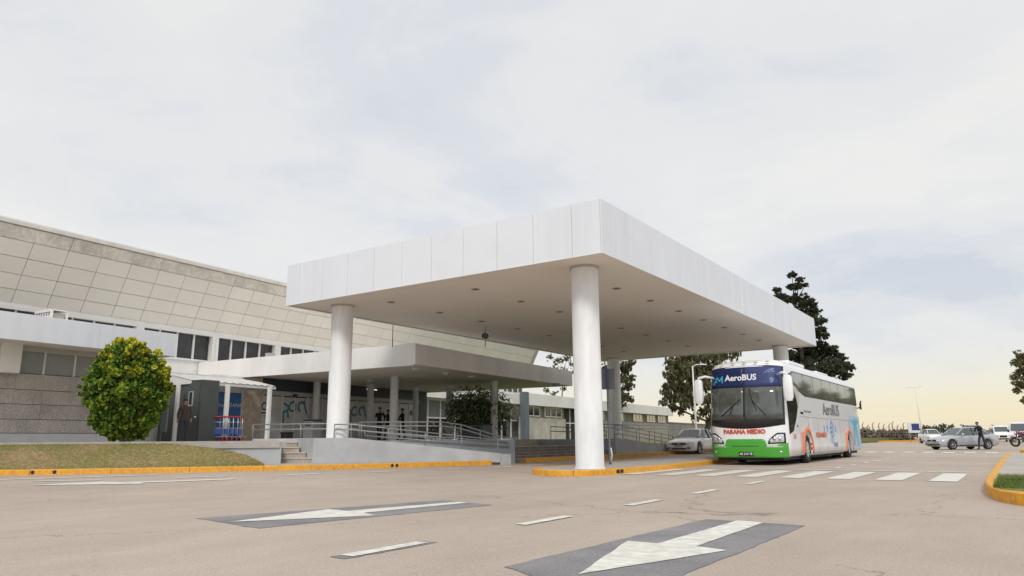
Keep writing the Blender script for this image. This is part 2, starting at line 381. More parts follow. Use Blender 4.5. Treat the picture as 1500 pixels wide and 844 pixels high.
# ------------------------------------------------------------------ painted markings
def poly_mark(name, pts, z, m):
    mb = MB(); A = sum(pts[i][0]*pts[(i+1) % len(pts)][1]-pts[(i+1) % len(pts)][0]*pts[i][1] for i in range(len(pts)))
    if A < 0: pts = pts[::-1]
    mb.add([(p[0], p[1], gz(p[0])+z) for p in pts], [tuple(range(len(pts)))]); return tag(mb.build(name, m), kind='structure')
def rough_poly(pts, amp, step=.12):
    out = []
    for i in range(len(pts)):
        a, b = Vector(pts[i]), Vector(pts[(i+1) % len(pts)]); n = max(1, int((b-a).length/step))
        for k in range(n):
            q = a.lerp(b, k/n); out.append((q.x+random.uniform(-amp, amp), q.y+random.uniform(-amp, amp)))
    return out
G = lambda px, py, z=0: tuple(atZ(px, py, z)[:2])
# big arrows on dark patches
near_patch = [G(740, 831), G(1034, 761), G(1181, 770.4), G(999, 844), G(940, 862), G(860, 872)]
poly_mark('patch', rough_poly(near_patch, .012), .004, PATCH)
poly_mark('arrow_marking', rough_poly([G(847, 843), G(918.7, 793.7), G(964, 797.5), G(1080.6, 763.4), G(1119, 766.7), G(1020, 801.7), G(1065, 807.7)], .005), .009, YMARK)
poly_mark('patch', rough_poly([G(287, 759.7), G(651, 733), G(723, 740), G(378, 774.6)], .02), .004, PATCH)
poly_mark('arrow_marking', rough_poly([G(336, 765.7), G(480.6, 747), G(508.6, 749.4), G(672, 735.9), G(686, 737.3), G(532, 752.2), G(552, 756)], .006), .009, YMARK)
poly_mark('arrow_marking', rough_poly([G(37, 716.3), G(149, 710.2), G(180, 711), G(340, 705.6), G(347, 706.8), G(205, 712.2), G(215, 713.6)], .006), .009, YMARK)
# dashed centre line
LX = -4.6
for a, b in (((470, 811), (604, 794)), ((756, 769), (838, 757)), ((918, 741), (970, 733)), ((1022, 724), (1057, 718)), ((1094, 709.5), (1121, 705.5))):
    y0, y1 = atZ(*a, 0).y, atZ(*b, 0).y
    poly_mark('lane_dash', rough_poly([(LX-.075, y0), (LX+.075, y0), (LX+.075, y1), (LX-.075, y1)], .004), .009, YMARK)
poly_mark('patch', rough_poly([(LX-.10, 4.17), (LX+.10, 4.17), (LX+.10, 5.28), (LX-.11, 5.26)], .02), .004, PATCH)
y = 23.3
while y < 44: poly_mark('lane_dash', [(LX-.07, y), (LX+.07, y), (LX+.07, y+.95), (LX-.07, y+.95)], .009, YMARK); y += 2.45
# inner-lane dashes that follow the kerb
for a, b, w in (((-30, 706), (228, 698), .36), ((49, 707.6), (147, 705.8), .26), ((259, 702.3), (331, 700), .3), ((415, 698.5), (470, 695.6), .34), ((543, 693.4), (584, 692), .34), ((641, 689.8), (675, 688.6), .34), ((720, 686.5), (752, 684.8), .32), ((770, 683.4), (798, 682), .28)):
    p, q = Vector(G(*a, .03)), Vector(G(*b, .03)); t = (q-p).normalized(); n_ = Vector((-t.y, t.x))*w*.5
    poly_mark('lane_dash', [tuple(p-n_), tuple(q-n_), tuple(q+n_), tuple(p+n_)], .009, YMARK)
# crossing
x = -8.35
for i in range(8):
    xx = -8.49+i*1.01
    poly_mark('crossing_bar', rough_poly([(xx-.26, 17.5), (xx+.26, 17.5), (xx+.26, 21.2), (xx-.26, 21.2)], .006), .009, YMARK)
poly_mark('stop_line', rough_poly([(-7.9, 21.95), (-1.15, 21.95), (-1.15, 22.25), (-7.9, 22.25)], .006, .4), .009, YMARK)
for i in range(7): 
    xx = -7.4+i*1.0; poly_mark('crossing_bar', [(xx-.3, 46.6), (xx+.3, 46.6), (xx+.3, 49.2), (xx-.3, 49.2)], .009, YMARK)
poly_mark('road_line', [(-5.7, 51.6), (-.6, 53), (-.6, 53.3), (-5.7, 51.9)], .009, YMARK)

# ------------------------------------------------------------------ grass bank
def grass_mat(name, a, b):
    m = mat(name, a, .95, col2=b, scale=1.1, bump=.6, bscale=60, speck=(9, .28)); return m
GRASS = grass_mat('dry_grass', (.24, .23, .075), (.37, .27, .15)); GRASS2 = grass_mat('green_grass', (.16, .19, .05), (.22, .21, .08))
def blades(name, pts_fn, n, h, mats, label_kind=True, parent=None, w=.006):
    P = np.array([pts_fn() for _ in range(n)]); ang = rng.uniform(0, 2*pi, n); hh = h*rng.uniform(.4, 1.2, n); lean = rng.normal(0, .35, (n, 2))*hh[:, None]
    dx = np.stack([np.cos(ang)*w, np.sin(ang)*w, np.zeros(n)], 1)
    V = np.empty((n, 3, 3)); V[:, 0] = P-dx; V[:, 1] = P+dx; V[:, 2] = P+np.concatenate([lean, hh[:, None]], 1)
    me = bpy.data.meshes.new(name); me.from_pydata(V.reshape(-1, 3).tolist(), [], np.arange(n*3).reshape(-1, 3).tolist())
    for m in mats: me.materials.append(m)
    pat = np.sin(P[:, 0]*2.1+1.3*np.sin(P[:, 1]*1.7))+np.sin(P[:, 1]*2.9+P[:, 0]*1.1)*.8+rng.normal(0, .7, n)
    me.polygons.foreach_set('material_index', np.clip(np.digitize(pat, (-.6, .7)), 0, len(mats)-1).astype(np.int32)); return link(me, name, parent)
BL = [mat('blade_c', (.23, .25, .06), .9), mat('blade_a', (.33, .28, .10), .9), mat('blade_b', (.46, .34, .17), .9)]
bank = [p for p in kp1 if p.y < 13.75]; bin_ = offset_path(kp1, .15)[:len(bank)]
top = [p for p in offset_path(kp1, 2.35)][:len(bank)]
def bank_pt(i, t):
    a, b = bin_[i], top[i]; 
    end = smoothstep((len(bank)-1-i)/5.0)               # the bank rounds down towards the steps
    i2 = len(bank)-1-i
    tt = t
    z = .2+(.69*smoothstep(tt*1.05)*.5+.69*tt*.5)
    reach = .10+.90*math.sqrt(min(1, i2/7))
    q = a.lerp(b, t*reach); z = .2+(.69*(.5*smoothstep(t*reach)+.5*t*reach))
    return Vector((q.x, q.y, z))
mb = MB(); NT = 9
mb.add([bank_pt(i, t/(NT-1)) for i in range(len(bank)) for t in range(NT)], [(i*NT+t, i*NT+t+1, (i+1)*NT+t+1, (i+1)*NT+t) for i in range(len(bank)-1) for t in range(NT-1)], smooth=True)
tag(mb.build('grass_bank', GRASS), kind='structure')
def rnd_bank():
    i = random.random()*(len(bank)-1.001); k = int(i); f = i-k; t = random.random(); return tuple(bank_pt(k, t).lerp(bank_pt(k+1, t), f))
tag(blades('grass', rnd_bank, 42000, .045, BL), 'short dry grass covering the bank behind the yellow kerb', 'grass', kind='stuff')

# ------------------------------------------------------------------ raised forecourt with ramp, steps and walls
A2 = Vector((-18.79, 16.64)); B2 = Vector((-14.67, 20.55)); ab = (B2-A2).normalized(); nb = Vector((-ab.y, ab.x))
stair_o = atD(457, 676, 23.75)
C_end = A2+ab*5.75+nb*1.35
fore = [(p.x, p.y) for p in plat_edge if p.y < 15.45]
s_l = atD(325, 650, 24.6); s_c = atD(408, 655, 24.6); s_r = atD(440, 650, 24.9); w485 = atD(485, 645, 24.25)
s_k = atD(409, 650, 24.7); poly = fore+[(s_k.x, s_k.y), (s_r.x, s_r.y), (w485.x, w485.y)]
q = A2+nb*1.4+ab*.3; poly.append(tuple(q)); poly.append(tuple(C_end+nb*.18)); poly.append(tuple(fromH(-16.2, 27.5)[:2])); poly.append(tuple(fromH(-17.4, 33.6)[:2])); poly.append(tuple(fromH(-29.5, 39.6)[:2])); poly.append(tuple(fromH(-60, 39.6)[:2])); poly.append(tuple(fromH(-60, -15)[:2]))
mb = MB(); mb.prism(poly, .0, FLOOR); tag(mb.build('forecourt', PAVE), kind='structure')
# thin concrete coping along the top of the bank
mb = MB(); cp = [p for p in plat_edge if p.y < 15.45]; co = offset_path(plat_edge, -.12)[:len(cp)]
for i in range(len(cp)-1): mb.prism([(co[i].x, co[i].y), (co[i+1].x, co[i+1].y), (cp[i+1].x, cp[i+1].y), (cp[i].x, cp[i].y)], .7, .925)
tag(mb.build('path', PAVE), kind='structure')
# wall left of the steps
wl_ = thing('retaining_wall', 'low grey wall curving down from the steps behind the dry grass bank', 'wall', (s_c.x, s_c.y, 0))
def rel(mb, o, name, m, bevel=0): 
    ob = mb.build(name, m, o, bevel); ob.matrix_parent_inverse = Matrix.Translation(Vector(o.location)*-1); return ob
wp = [p for p in plat_edge if 13.0 < p.y < 15.45]; wo = [q for p, q in zip(plat_edge, offset_path(plat_edge, -.06)) if 13.0 < p.y < 15.45]
mb = MB()
mb.prism([tuple(q) for q in wo]+[tuple(p) for p in wp[::-1]], .15, .83)
e0, e1 = wo[-1], wp[-1]; mb.prism([tuple(e0), tuple(e1), (s_k.x, s_k.y), (s_k.x+_r.x*.06, s_k.y+_r.y*.06), (e0.x+_r.x*.06, e0.y+_r.y*.06)], .15, .80)
rel(mb, wl_, 'wall', GREYWALL)
# entrance steps
st = thing('entrance_steps', 'small flight of beige steps between two grey walls behind the kerb', 'steps', (stair_o.x, stair_o.y, .19))
for i, (pxr, d) in enumerate(((457.5, 23.75), (447.5, 24.05), (437.5, 24.35), (434, 24.65))):
    a, b = atD(407, 676, d), atD(pxr, 676, d); c, e = atD(pxr, 676, 25.4), atD(407, 676, 25.4)
    z0 = .19+i*.172
    mb = MB(); mb.prism([(a.x, a.y), (b.x, b.y), (c.x, c.y), (e.x, e.y)], z0 if i else .15, z0+.142); rel(mb, st, 'riser', STEPM)
    a2, b2 = atD(407, 676, d-.03), atD(pxr+.4, 676, d-.03)
    mb = MB(); mb.prism([(a2.x, a2.y), (b2.x, b2.y), (c.x, c.y), (e.x, e.y)], z0+.142, z0+.172); rel(mb, st, 'tread', mat('tread_concrete', (.55, .50, .44), .8, var=.15, scale=5))
# front ramp wall
rw = thing('ramp_wall', 'light grey ramp wall with a sloping top directly behind the kerb', 'wall', (A2.x, A2.y, .19))
L1 = 5.65
def zt(p):
    s = (Vector(p[:2])-A2).dot(ab); return 1.0-.56*max(0, min(1, (s-.6)/(L1-.6)))
ps = [A2, A2+ab*.6, A2+ab*L1]; 
mb = MB(); mb.prism([tuple(p) for p in ps]+[tuple(p+nb*.18) for p in ps[::-1]], .15, zt)
rel(mb, rw, 'wall', GREYWALL)
g0, g1, g2, g3 = atD(457.5, 676, 23.72), atD(434, 650, 24.9), atD(370, 641, 25.6), atD(370, 641, 25.8)
mb = MB(); mb.prism([tuple(A2), (g0.x, g0.y), (g1.x, g1.y), tuple(A2+nb*1.0)], .15, 1.0); rel(mb, rw, 'wing_wall', GREYWALL)
g4, g5 = atD(486, 641, 25.3), atD(486, 641, 25.5)
mb = MB(); mb.prism([(g2.x, g2.y), (atD(440, 641, 25.1).x, atD(440, 641, 25.1).y), tuple(A2+nb*.9), tuple(A2+nb*1.1), (g3.x, g3.y)], .8, .995); rel(mb, rw, 'upper_wall', GREYWALL)
mb = MB(); cr = [(A2+ab*L1-ab*.02), (A2+ab*(L1+.35))]; mb.prism([tuple(cr[0]), tuple(cr[1]), tuple(cr[1]+nb*.3), tuple(cr[0]+nb*.3)], .05, .42); rel(mb, rw, 'end_block', GREYWALL)
# ramp surface
mb = MB(); r0, r1 = A2+nb*.18, A2+ab*5.9+nb*.18; 
mb.prism([tuple(r0), tuple(r1), tuple(r1+nb*1.17), tuple(r0+nb*1.17)], 0, lambda p: .88-.80*max(0, min(1, (Vector(p[:2])-A2).dot(ab)/5.9))); tag(mb.build('ramp', PAVE), kind='structure')
# back ramp wall
bw = thing('ramp_wall', 'darker grey level wall behind the ramp ending beside the wide lawn steps', 'wall', (C_end.x, C_end.y, 0))
b0 = A2+ab*.8+nb*1.35; b1 = A2+ab*6.35+nb*1.35
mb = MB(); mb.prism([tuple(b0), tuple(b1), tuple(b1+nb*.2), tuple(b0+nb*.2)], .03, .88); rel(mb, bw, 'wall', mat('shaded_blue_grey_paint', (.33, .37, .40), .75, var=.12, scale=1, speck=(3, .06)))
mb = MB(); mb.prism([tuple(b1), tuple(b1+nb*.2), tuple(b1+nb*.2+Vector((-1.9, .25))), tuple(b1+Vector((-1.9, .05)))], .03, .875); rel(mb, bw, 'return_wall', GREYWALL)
# handrails
def railing(name, label, path, zf, rails, posts_every, post_z0, r=.022, group='tubular grey handrails'):
    path = [Vector(p) for p in path]; t = thing(name, label, 'handrail', (path[0].x, path[0].y, zf(path[0])), group=group)
    for h in rails:
        mb = MB(); pp = [(p.x, p.y, zf(p)+h) for p in path]
        mb.tube(pp, r, 8); rel(mb, t, 'rail', METAL)
    d = 0
    for i in range(len(path)-1):
        seg = path[i+1]-path[i]; n = max(1, round(seg.length/posts_every))
        for k in range(n+(i == len(path)-2)):
            p = path[i]+seg*(k/n); mb = MB().tube([(p.x, p.y, post_z0(p)), (p.x, p.y, zf(p)+max(rails))], r*.85, 8); rel(mb, t, 'post', METAL)
    return t
zw = lambda p: zt((p.x, p.y))
railing('handrail', 'two-bar rail on top of the sloping front ramp wall', [A2+nb*.09+ab*.05, A2+nb*.09+ab*.6, A2+nb*.09+ab*(L1-.1)], zw, (.44, .27), 1.25, zw)
zb_ = lambda p: .88+.62*(1-smoothstep(((p-b0).dot(ab)-2.9)/2.8))
railing('handrail', 'upper two-bar rail sloping down along the back ramp wall', [b0+nb*.1, b0+nb*.1+ab*2.9, b0+nb*.1+ab*3.6, b0+nb*.1+ab*4.3, b0+nb*.1+ab*5.0, b0+nb*.1+ab*5.6], lambda p: zb_(p)-.02, (.06, -.08), 1.3, lambda p: .87)
railing('handrail', 'lower rail fixed along the face of the back ramp wall', [b0-nb*.08+ab*.2, b0-nb*.08+ab*5.3], lambda p: 1.25-.085*(p-b0).dot(ab), (.0, -.16), 1.4, lambda p: 1.06-.085*(p-b0).dot(ab))
railing('handrail', 'level two-bar rail above the beige steps and grey wing wall', [Vector((g2.x, g2.y)), Vector((atD(440, 641, 25.1).x, atD(440, 641, 25.1).y)), A2+nb*.95, A2+nb*.95+ab*.9], lambda p: .99, (.50, .32), 1.3, lambda p: .98)

# wide steps up to the lawn, far ramp
ls = thing('lawn_steps', 'wide dark stone steps up to the lawn between the two ramps', 'steps', (-15.9, 26, .19))
for i in range(4):
    mb = MB().box((-15.85-i*.36-.4, 22.98+i*.02, .15), (-15.85-i*.36, 31.2-i*.01, .19+.105*(i+1)-.02)); rel(mb, ls, 'riser', mat('dark_step', (.25, .22, .195), .9, var=.25, scale=3, speck=(15, .12)))
    mb = MB().box((-15.85-i*.36-.4, 22.97+i*.02, .19+.105*(i+1)-.02), (-15.83-i*.36, 31.21-i*.01, .19+.105*(i+1))); rel(mb, ls, 'tread', mat('step_tread', (.36, .32, .285), .9, var=.2, scale=3, speck=(15, .1)))
mb = MB(); mb.prism([(-17.2, 22.95), (-17.2, 31.2), (-17.2, 31.4), (-16.9, 60), (-16.9, 140), (-90, 140), (-90, 45), tuple(fromH(-17.5, 33.7)[:2]), tuple(fromH(-16.3, 27.5)[:2])], .1, .61)
tag(mb.build('lawn', GRASS2), kind='structure')
mb = MB().box((-17.25, 22.9, .55), (-17.1, 31.25, .625)); tag(mb.build('lawn_edging', mat('tread_concrete', (.5, .45, .4))), kind='structure')
P0 = Vector((-15.75, 31.35)); P1 = Vector((-15.9, 40.5))
def zt2(p): return .90-.62*max(0, min(1, (p[1]-32.2)/7.5))
fw = thing('ramp_wall', 'grey ramp wall beyond the lawn steps beside the white saloon', 'wall', (P0.x, P0.y, .19))
mb = MB(); mb.prism([(-15.75, 31.3), (-15.75, 32.2), (-15.85, 40.5), (-16.0, 40.5), (-15.95, 32.2), (-15.95, 31.3)], .15, zt2); rel(mb, fw, 'wall', GREYWALL)
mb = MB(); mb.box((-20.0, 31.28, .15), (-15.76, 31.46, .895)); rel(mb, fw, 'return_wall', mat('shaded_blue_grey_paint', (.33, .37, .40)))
mb = MB(); mb.box((-17.4, 31.47, .1), (-15.96, 41, .6)); rel(mb, fw, 'ramp_floor', PAVE)
zr2 = lambda p: zt2((p.x, p.y))
railing('handrail', 'rail sloping down along the far ramp wall beside the white saloon', [Vector((-15.84, 31.4)), Vector((-15.86, 32.3)), Vector((-15.92, 40.2))], zr2, (.62, .42, .22), 1.6, zr2)
railing('handrail', 'level rail at the back of the far ramp', [Vector((-17.5, 31.5)), Vector((-17.5, 44))], lambda p: .85, (.78, .6), 2.0, lambda p: .6)
railing('handrail', 'short rail with a looped end behind the near big column', [Vector((-19.5, 31.6)), Vector((-17.2, 31.2)), Vector((-16.0, 30.9))], lambda p: .9-.25*smoothstep((p.x+18.2)/2.2), (.62, .40), 1.2, lambda p: .6)

# ------------------------------------------------------------------ big drop-off canopy
CX0, CY0, CW, CL, ZB, ZT = -8.15, 15.84, 12.42, 23.79, 5.55, 6.98
can = thing('drop_off_canopy', 'huge flat white canopy on four round white columns over the drop-off lane', 'canopy', (CX0-CW/2, CY0+CL/2, 0))
T = Vector(can.location)
def cb(name, m, a, b, bevel=0):
    return MB().box(Vector(a)-T, Vector(b)-T).build(name, m, can, bevel)
cb('roof_deck', WPAINT, (CX0-CW+.06, CY0+.06, ZT-.25), (CX0-.06, CY0+CL-.06, ZT-.18))
cb('soffit', SOFFIT, (CX0-CW+.05, CY0+.05, ZB+.03), (CX0-.05, CY0+CL-.05, ZB+.09))
cb('panel_backing', JOINT, (CX0-CW+.02, CY0+.02, ZB+.04), (CX0-.02, CY0+.04, ZT-.03))
cb('panel_backing', JOINT, (CX0-.04, CY0+.05, ZB+.04), (CX0-.02, CY0+CL-.02, ZT-.03))
cb('panel_backing', JOINT, (CX0-CW+.02, CY0+.05, ZB+.04), (CX0-CW+.04, CY0+CL-.02, ZT-.03))
cb('panel_backing', JOINT, (CX0-CW+.05, CY0+CL-.04, ZB+.04), (CX0-.05, CY0+CL-.02, ZT-.03))
WP = [WHITE, mat('white_cladding_b', (.745, .78, .835), .42, var=.05, scale=.35), mat('white_cladding_c', (.755, .79, .842), .42, var=.05, scale=.35)]
def fascia_run(fixed, axis, start, end, step, first, out):
    c = [start, start+first*(1 if end > start else -1)]
    while abs(c[-1]-start)+step < abs(end-start)-.25: c.append(c[-1]+step*(1 if end > start else -1))
    c.append(end)
    for a, b in zip(c[:-1], c[1:]):
        lo, hi = min(a, b)+.006, max(a, b)-.006
        j = random.uniform(0, .004)
        if axis == 'y': cb('fascia_panel', random.choice(WP), (min(fixed-out*.03, fixed+out*j), lo, ZB), (max(fixed-out*.03, fixed+out*j), hi, ZT), .004)
        else: cb('fascia_panel', random.choice(WP), (lo, min(fixed-out*.03, fixed+out*j), ZB), (hi, max(fixed-out*.03, fixed+out*j), ZT), .004)
fascia_run(CX0, 'y', CY0, CY0+CL, 1.235, .47, 1)
fascia_run(CY0, 'x', CX0-.032, CX0-CW+.032, 1.21, .84, -1)
fascia_run(CX0-CW, 'y', CY0, CY0+CL, 1.235, .47, -1)
fascia_run(CY0+CL, 'x', CX0-.032, CX0-CW+.032, 1.21, .84, 1)
# bottom trim strip, paler than the fascia panels
for a, b in (((CX0-.05, CY0-.004, ZB-.02), (CX0+.006, CY0+CL, ZB-.001)), ((CX0-CW, CY0-.006, ZB-.02), (CX0-.052, CY0+.05, ZB-.001)), ((CX0-CW-.004, CY0+.052, ZB-.02), (CX0-CW+.05, CY0+CL, ZB-.001)), ((CX0-CW+.052, CY0+CL-.05, ZB-.02), (CX0-.052, CY0+CL+.004, ZB-.001))):
    cb('edge_trim', mat('edge_trim_white', (.84, .83, .80), .4), a, b)
for (x, y, z0) in ((-9.40, 17.16, .19), (-19.12, 17.16, .19), (-19.42, 38.7, .5), (-9.72, 38.6, .14)):
    r = .375
    MB().lathe([(r+.03, z0-.15), (r+.03, z0+.0), (r, z0+.002), (r, ZB-.10), (r, ZB-.035)], (x-T.x, y-T.y, -T.z), n=48).build('column', COLUMN, can)
    MB().lathe([(r, ZB-.035), (r+.03, ZB-.03), (r+.03, ZB+.03)], (x-T.x, y-T.y, -T.z), n=48).build('column_collar', mat('collar_grey', (.45, .41, .37), .7), can)
def downlight(x, y):
    o = MB().lathe([(.14, ZB+.028), (.14, ZB+.012), (.10, ZB+.010), (.095, ZB+.028)], (x-T.x, y-T.y, -T.z), n=16).build('downlight', mat('light_ring', (.33, .28, .24), .4), can)
    MB().lathe([(.095, ZB+.026), (.001, ZB+.0265)], (x-T.x, y-T.y, -T.z), n=16).build('lens', mat('light_lens', (.12, .10, .085), .2), o)
for X in (-9.97, -13.63, -17.3):
    for k in range(8):
        yy = 17.7+k*2.58
        if (X, k) != (-9.97, 0) : downlight(X, yy)

# ------------------------------------------------------------------ terminal hall
HK = 1.114
hall = thingH('terminal_hall', 'long terminal hall with leaning beige panel wall and strip windows', 'building', (-29, 30, 0))
def hb(par, name, m, a, b, bevel=0): return MB().box(a, b).build(name, m, par, bevel)
def hk(v): return (v[0]*HK, v[1]*HK, EYE+(v[2]-EYE)*HK)
def hq(par, name, m, a, b, bevel=0): return MB().box(hk(a), hk(b)).build(name, m, par, bevel)
HY0, HY1 = 3.2, 53.4
hq(hall, 'wall', WPAINT, (-60, HY0, .83), (-29.02, 52.6, 4.52))
hq(hall, 'window_backing', mat('interior_dark', (.03, .03, .03), .9), (-60, HY0, 4.52), (-29.2, 52.6, 5.98))
hq(hall, 'window_sill', FRAMEW, (-29.18, HY0, 4.52), (-28.94, 52.6, 4.60))
hq(hall, 'window_head', FRAMEW, (-29.18, HY0, 5.74), (-28.92, 52.6, 5.86))
hq(hall, 'window_head_trim', WPAINT, (-29.18, HY0, 5.861), (-28.97, 52.6, 5.985))
bay = 3.80; y0_ = 18.5-bay*4
for b in range(13):
    yb = y0_+b*bay
    if yb > 52: break
    hq(hall, 'pier', FRAMEW, (-29.18, yb-.17, 4.60), (-28.86, yb+.17, 5.74))
    hq(hall, 'pier_joint', JOINT, (-28.862, yb-.012, 4.62), (-28.857, yb+.012, 5.72))
    for k in range(4):
        ya = yb+.17+k*(bay-.34)/4; w_ = (bay-.34)/4
        p = hq(hall, 'window_pane', GLASSD, (-29.14, ya+.03, 4.60), (-29.12, ya+w_-.03, 5.74))
        if k: hq(hall, 'mullion', FRAMEW, (-29.18, ya-.03, 4.60), (-29.03, ya+.03, 5.74))
# leaning panels
tt = [0, .181, .383, .605, .826]
def lean(t): return (-29+1.3*t)*HK, EYE+(6.0+2.57*t-EYE)*HK
ang = math.atan2(1.3, 2.57)
mb = MB(); q0, q1 = lean(0), lean(1.0)
mb.add([(q0[0]-.09, HY0*HK, q0[1]), (q1[0]-.09, HY0*HK, q1[1]), (q1[0]-.09, HY1*HK, q1[1]), (q0[0]-.09, HY1*HK, q0[1]), (-60, HY0*HK, 6.6), (-60, HY0*HK, 9.2), (-60, HY1*HK, 9.2), (-60, HY1*HK, 6.6)],
       [(0, 3, 2, 1), (4, 5, 6, 7), (0, 1, 5, 4), (3, 7, 6, 2), (1, 2, 6, 5), (0, 4, 7, 3)]); mb.build('panel_backing', JOINT, hall)
pw = bay/3*HK; pc = {}
ncol = int((HY1-HY0)*HK/pw)
for r_ in range(4):
    xa, za = lean(tt[r_]); xb, zb2 = lean(tt[r_+1]); ln = math.hypot(xb-xa, zb2-za)
    for mi_, mm in enumerate((PANEL, PANEL2)):
        pc[r_, mi_] = boxmesh('wall_panel', .07, pw-.022, ln-.022, mm, .004)
    for c in range(ncol):
        yy = HY0*HK+(c+.5)*pw+.12
        o = inst(pc[r_, random.random() < .5], 'wall_panel', hall, ((xa+xb)/2-.045+random.uniform(-.004, .004), yy, (za+zb2)/2), (0, ang+random.uniform(-.002, .002), 0))
        o.matrix_parent_inverse = Matrix.Translation(Vector(hall['_base'])*-1)
xa, za = lean(tt[4]); xb, zb2 = lean(1.0); ln = math.hypot(xb-xa, zb2-za)
bayk = bay*HK; me_b = boxmesh('beam_panel', .09, bayk-.02, ln-.012, BEAM, .005)
for c in range(13):
    yy = HY0*HK+(c+.5)*bayk+.12
    if yy+bayk/2 > HY1*HK+.3: break
    inst(me_b, 'beam_panel', hall, ((xa+xb)/2-.03, yy, (za+zb2)/2), (0, ang, 0)).matrix_parent_inverse = Matrix.Translation(Vector(hall['_base'])*-1)
hq(hall, 'coping', mat('coping', (.66, .64, .60), .6, var=.15, scale=2), (-28.0, HY0-.05, 8.575), (-27.58, HY1+.05, 8.70))
hq(hall, 'coping_cap', mat('coping_cap', (.74, .73, .70), .5), (-28.1, HY0-.05, 8.70), (-27.63, HY1+.05, 8.76))

blk = thingH('low_block', 'white low block behind the small canopy holding the blue door', 'building', (-30.5, 20, FLOOR))
hb(blk, 'wall', WPAINT, (-32.25, 16.9, FLOOR), (-29.02, 24.0, 3.95)); hb(blk, 'wall', mat('lobby_dark', (.10, .10, .10), .9), (-32.25, 24.15, FLOOR), (-29.02, 39.2, 4.02)); hb(blk, 'roof', PANEL, (-32.25, 24.15, 4.64), (-29.0, 39.2, 4.74))
# annex to the left
an = thingH('terminal_annex', 'low annex with white fascia over a speckled stone wall at the left', 'building', (-24.5, 8, 0))
AY0, AY1 = -6, 16.85
for a in range(3):
    ya, yb = ((AY0, 3.0), (3.0, 13.95), (13.95, AY1))[a]
    hb(an, 'fascia_panel', WHITE, (-24.10, ya+.004, 4.0), (-24.0, yb-.004, 4.83), .004)
hb(an, 'fascia_return', WHITE, (-28.85, AY1-.1, 4.0), (-24.105, AY1, 4.83))
hb(an, 'soffit', SOFFIT, (-28.85, AY0, 4.03), (-24.105, AY1-.105, 4.10))
hb(an, 'roof', PANEL, (-28.85, AY0, 4.6), (-24.105, AY1-.105, 4.72))
hb(an, 'wall_core', mat('stone_joint', (.22, .2, .18), .9), (-28.8, AY0, .85), (-25.56, 16.3, 3.10))
hb(an, 'window_backing', mat('interior_dark', (.03, .03, .03)), (-28.8, AY0, 3.12), (-25.62, 16.3, 4.0))
hb(an, 'window_head', mat('head_beige', (.48, .46, .40), .7), (-25.6, AY0, 3.86), (-25.46, 16.3, 4.025))
rows = [.93, 1.22, 1.66, 2.14, 2.61, 3.13]; bw_ = .86
for r_ in range(1, 5):
    hh = rows[r_+1]-rows[r_]
    m1 = boxmesh('stone_block', .12, bw_-.003, hh-.014, STONE, .006); m2 = boxmesh('stone_block', .12, bw_-.003, hh-.014, STONE2, .006)
    for c in range(-7, 12):
        yy = 12.25+c*bw_+bw_/2+(0 if r_ % 2 else 0)
        if yy > 16.2 or yy < -5.5: continue
        light = (c == 1 and r_ in (3, 4)) or random.random() < .05
        inst(m2 if light else m1, 'stone_block', an, (-25.52+random.uniform(-.006, .006), yy, (rows[r_]+rows[r_+1])/2)).matrix_parent_inverse = Matrix.Translation(Vector(an['_base'])*-1)
hb(an, 'plinth', GREYWALL, (-25.6, AY0, .85), (-25.38, 16.3, 1.21))
for yy in np.arange(-4.9, 16.2, 1.0):
    hb(an, 'window_pane', BLIND, (-25.6, yy+.03, 3.15), (-25.58, yy+.97, 3.86)); hb(an, 'mullion', FRAMEW, (-25.6, yy-.03, 3.135), (-25.53, yy+.03, 3.86))
for yy in (11.55, 4.0, -3.5): hb(an, 'pilaster', WPAINT, (-25.62, yy, 3.10), (-25.12, yy+.62, 4.03))
# cage of an air-conditioning unit on the annex roof
ac = thingH('air_conditioner_cage', 'white air-conditioning cage standing on the annex roof below the panels', 'cage', (-30, 17, 4.72))
X_, AC0, AC1 = -28.0, 14.35, 14.95
hb(ac, 'casing', mat('ac_grey', (.42, .39, .37), .6), (X_-.98, AC0+.1, 4.72), (X_-.05, AC1-.05, 5.68))
for i in range(7): xx = X_-1.05+i*.17; hb(ac, 'bar', FRAMEW, (xx-.022, AC0, 4.72), (xx+.022, AC0+.03, 5.76))
for i in range(5): hb(ac, 'bar', FRAMEW, (X_-1.07, AC0-.03, 4.9+i*.2), (X_-.02, AC0-.001, 4.94+i*.2))
for yy in (AC0+.05, AC1): hb(ac, 'side_frame', FRAMEW, (X_-.03, yy-.03, 4.72), (X_+.03, yy+.03, 5.78))
hb(ac, 'top_frame', FRAMEW, (X_-1.07, AC0, 5.76), (X_+.03, AC1+.03, 5.80))
a2c = thingH('air_conditioner', 'small white unit on the entrance roof in front of the strip windows', 'air conditioner', (-28.2, 25.2, 4.88))
hb(a2c, 'casing', FRAMEW, (-28.6, 24.9, 4.88), (-28.2, 25.9, 5.0)); hb(a2c, 'fan_housing', mat('ac_grey', (.42, .39, .37)), (-28.55, 25.0, 5.0), (-28.25, 25.4, 5.22)); hb(a2c, 'frame', FRAMEW, (-28.55, 25.45, 5.001), (-28.3, 25.8, 5.03))

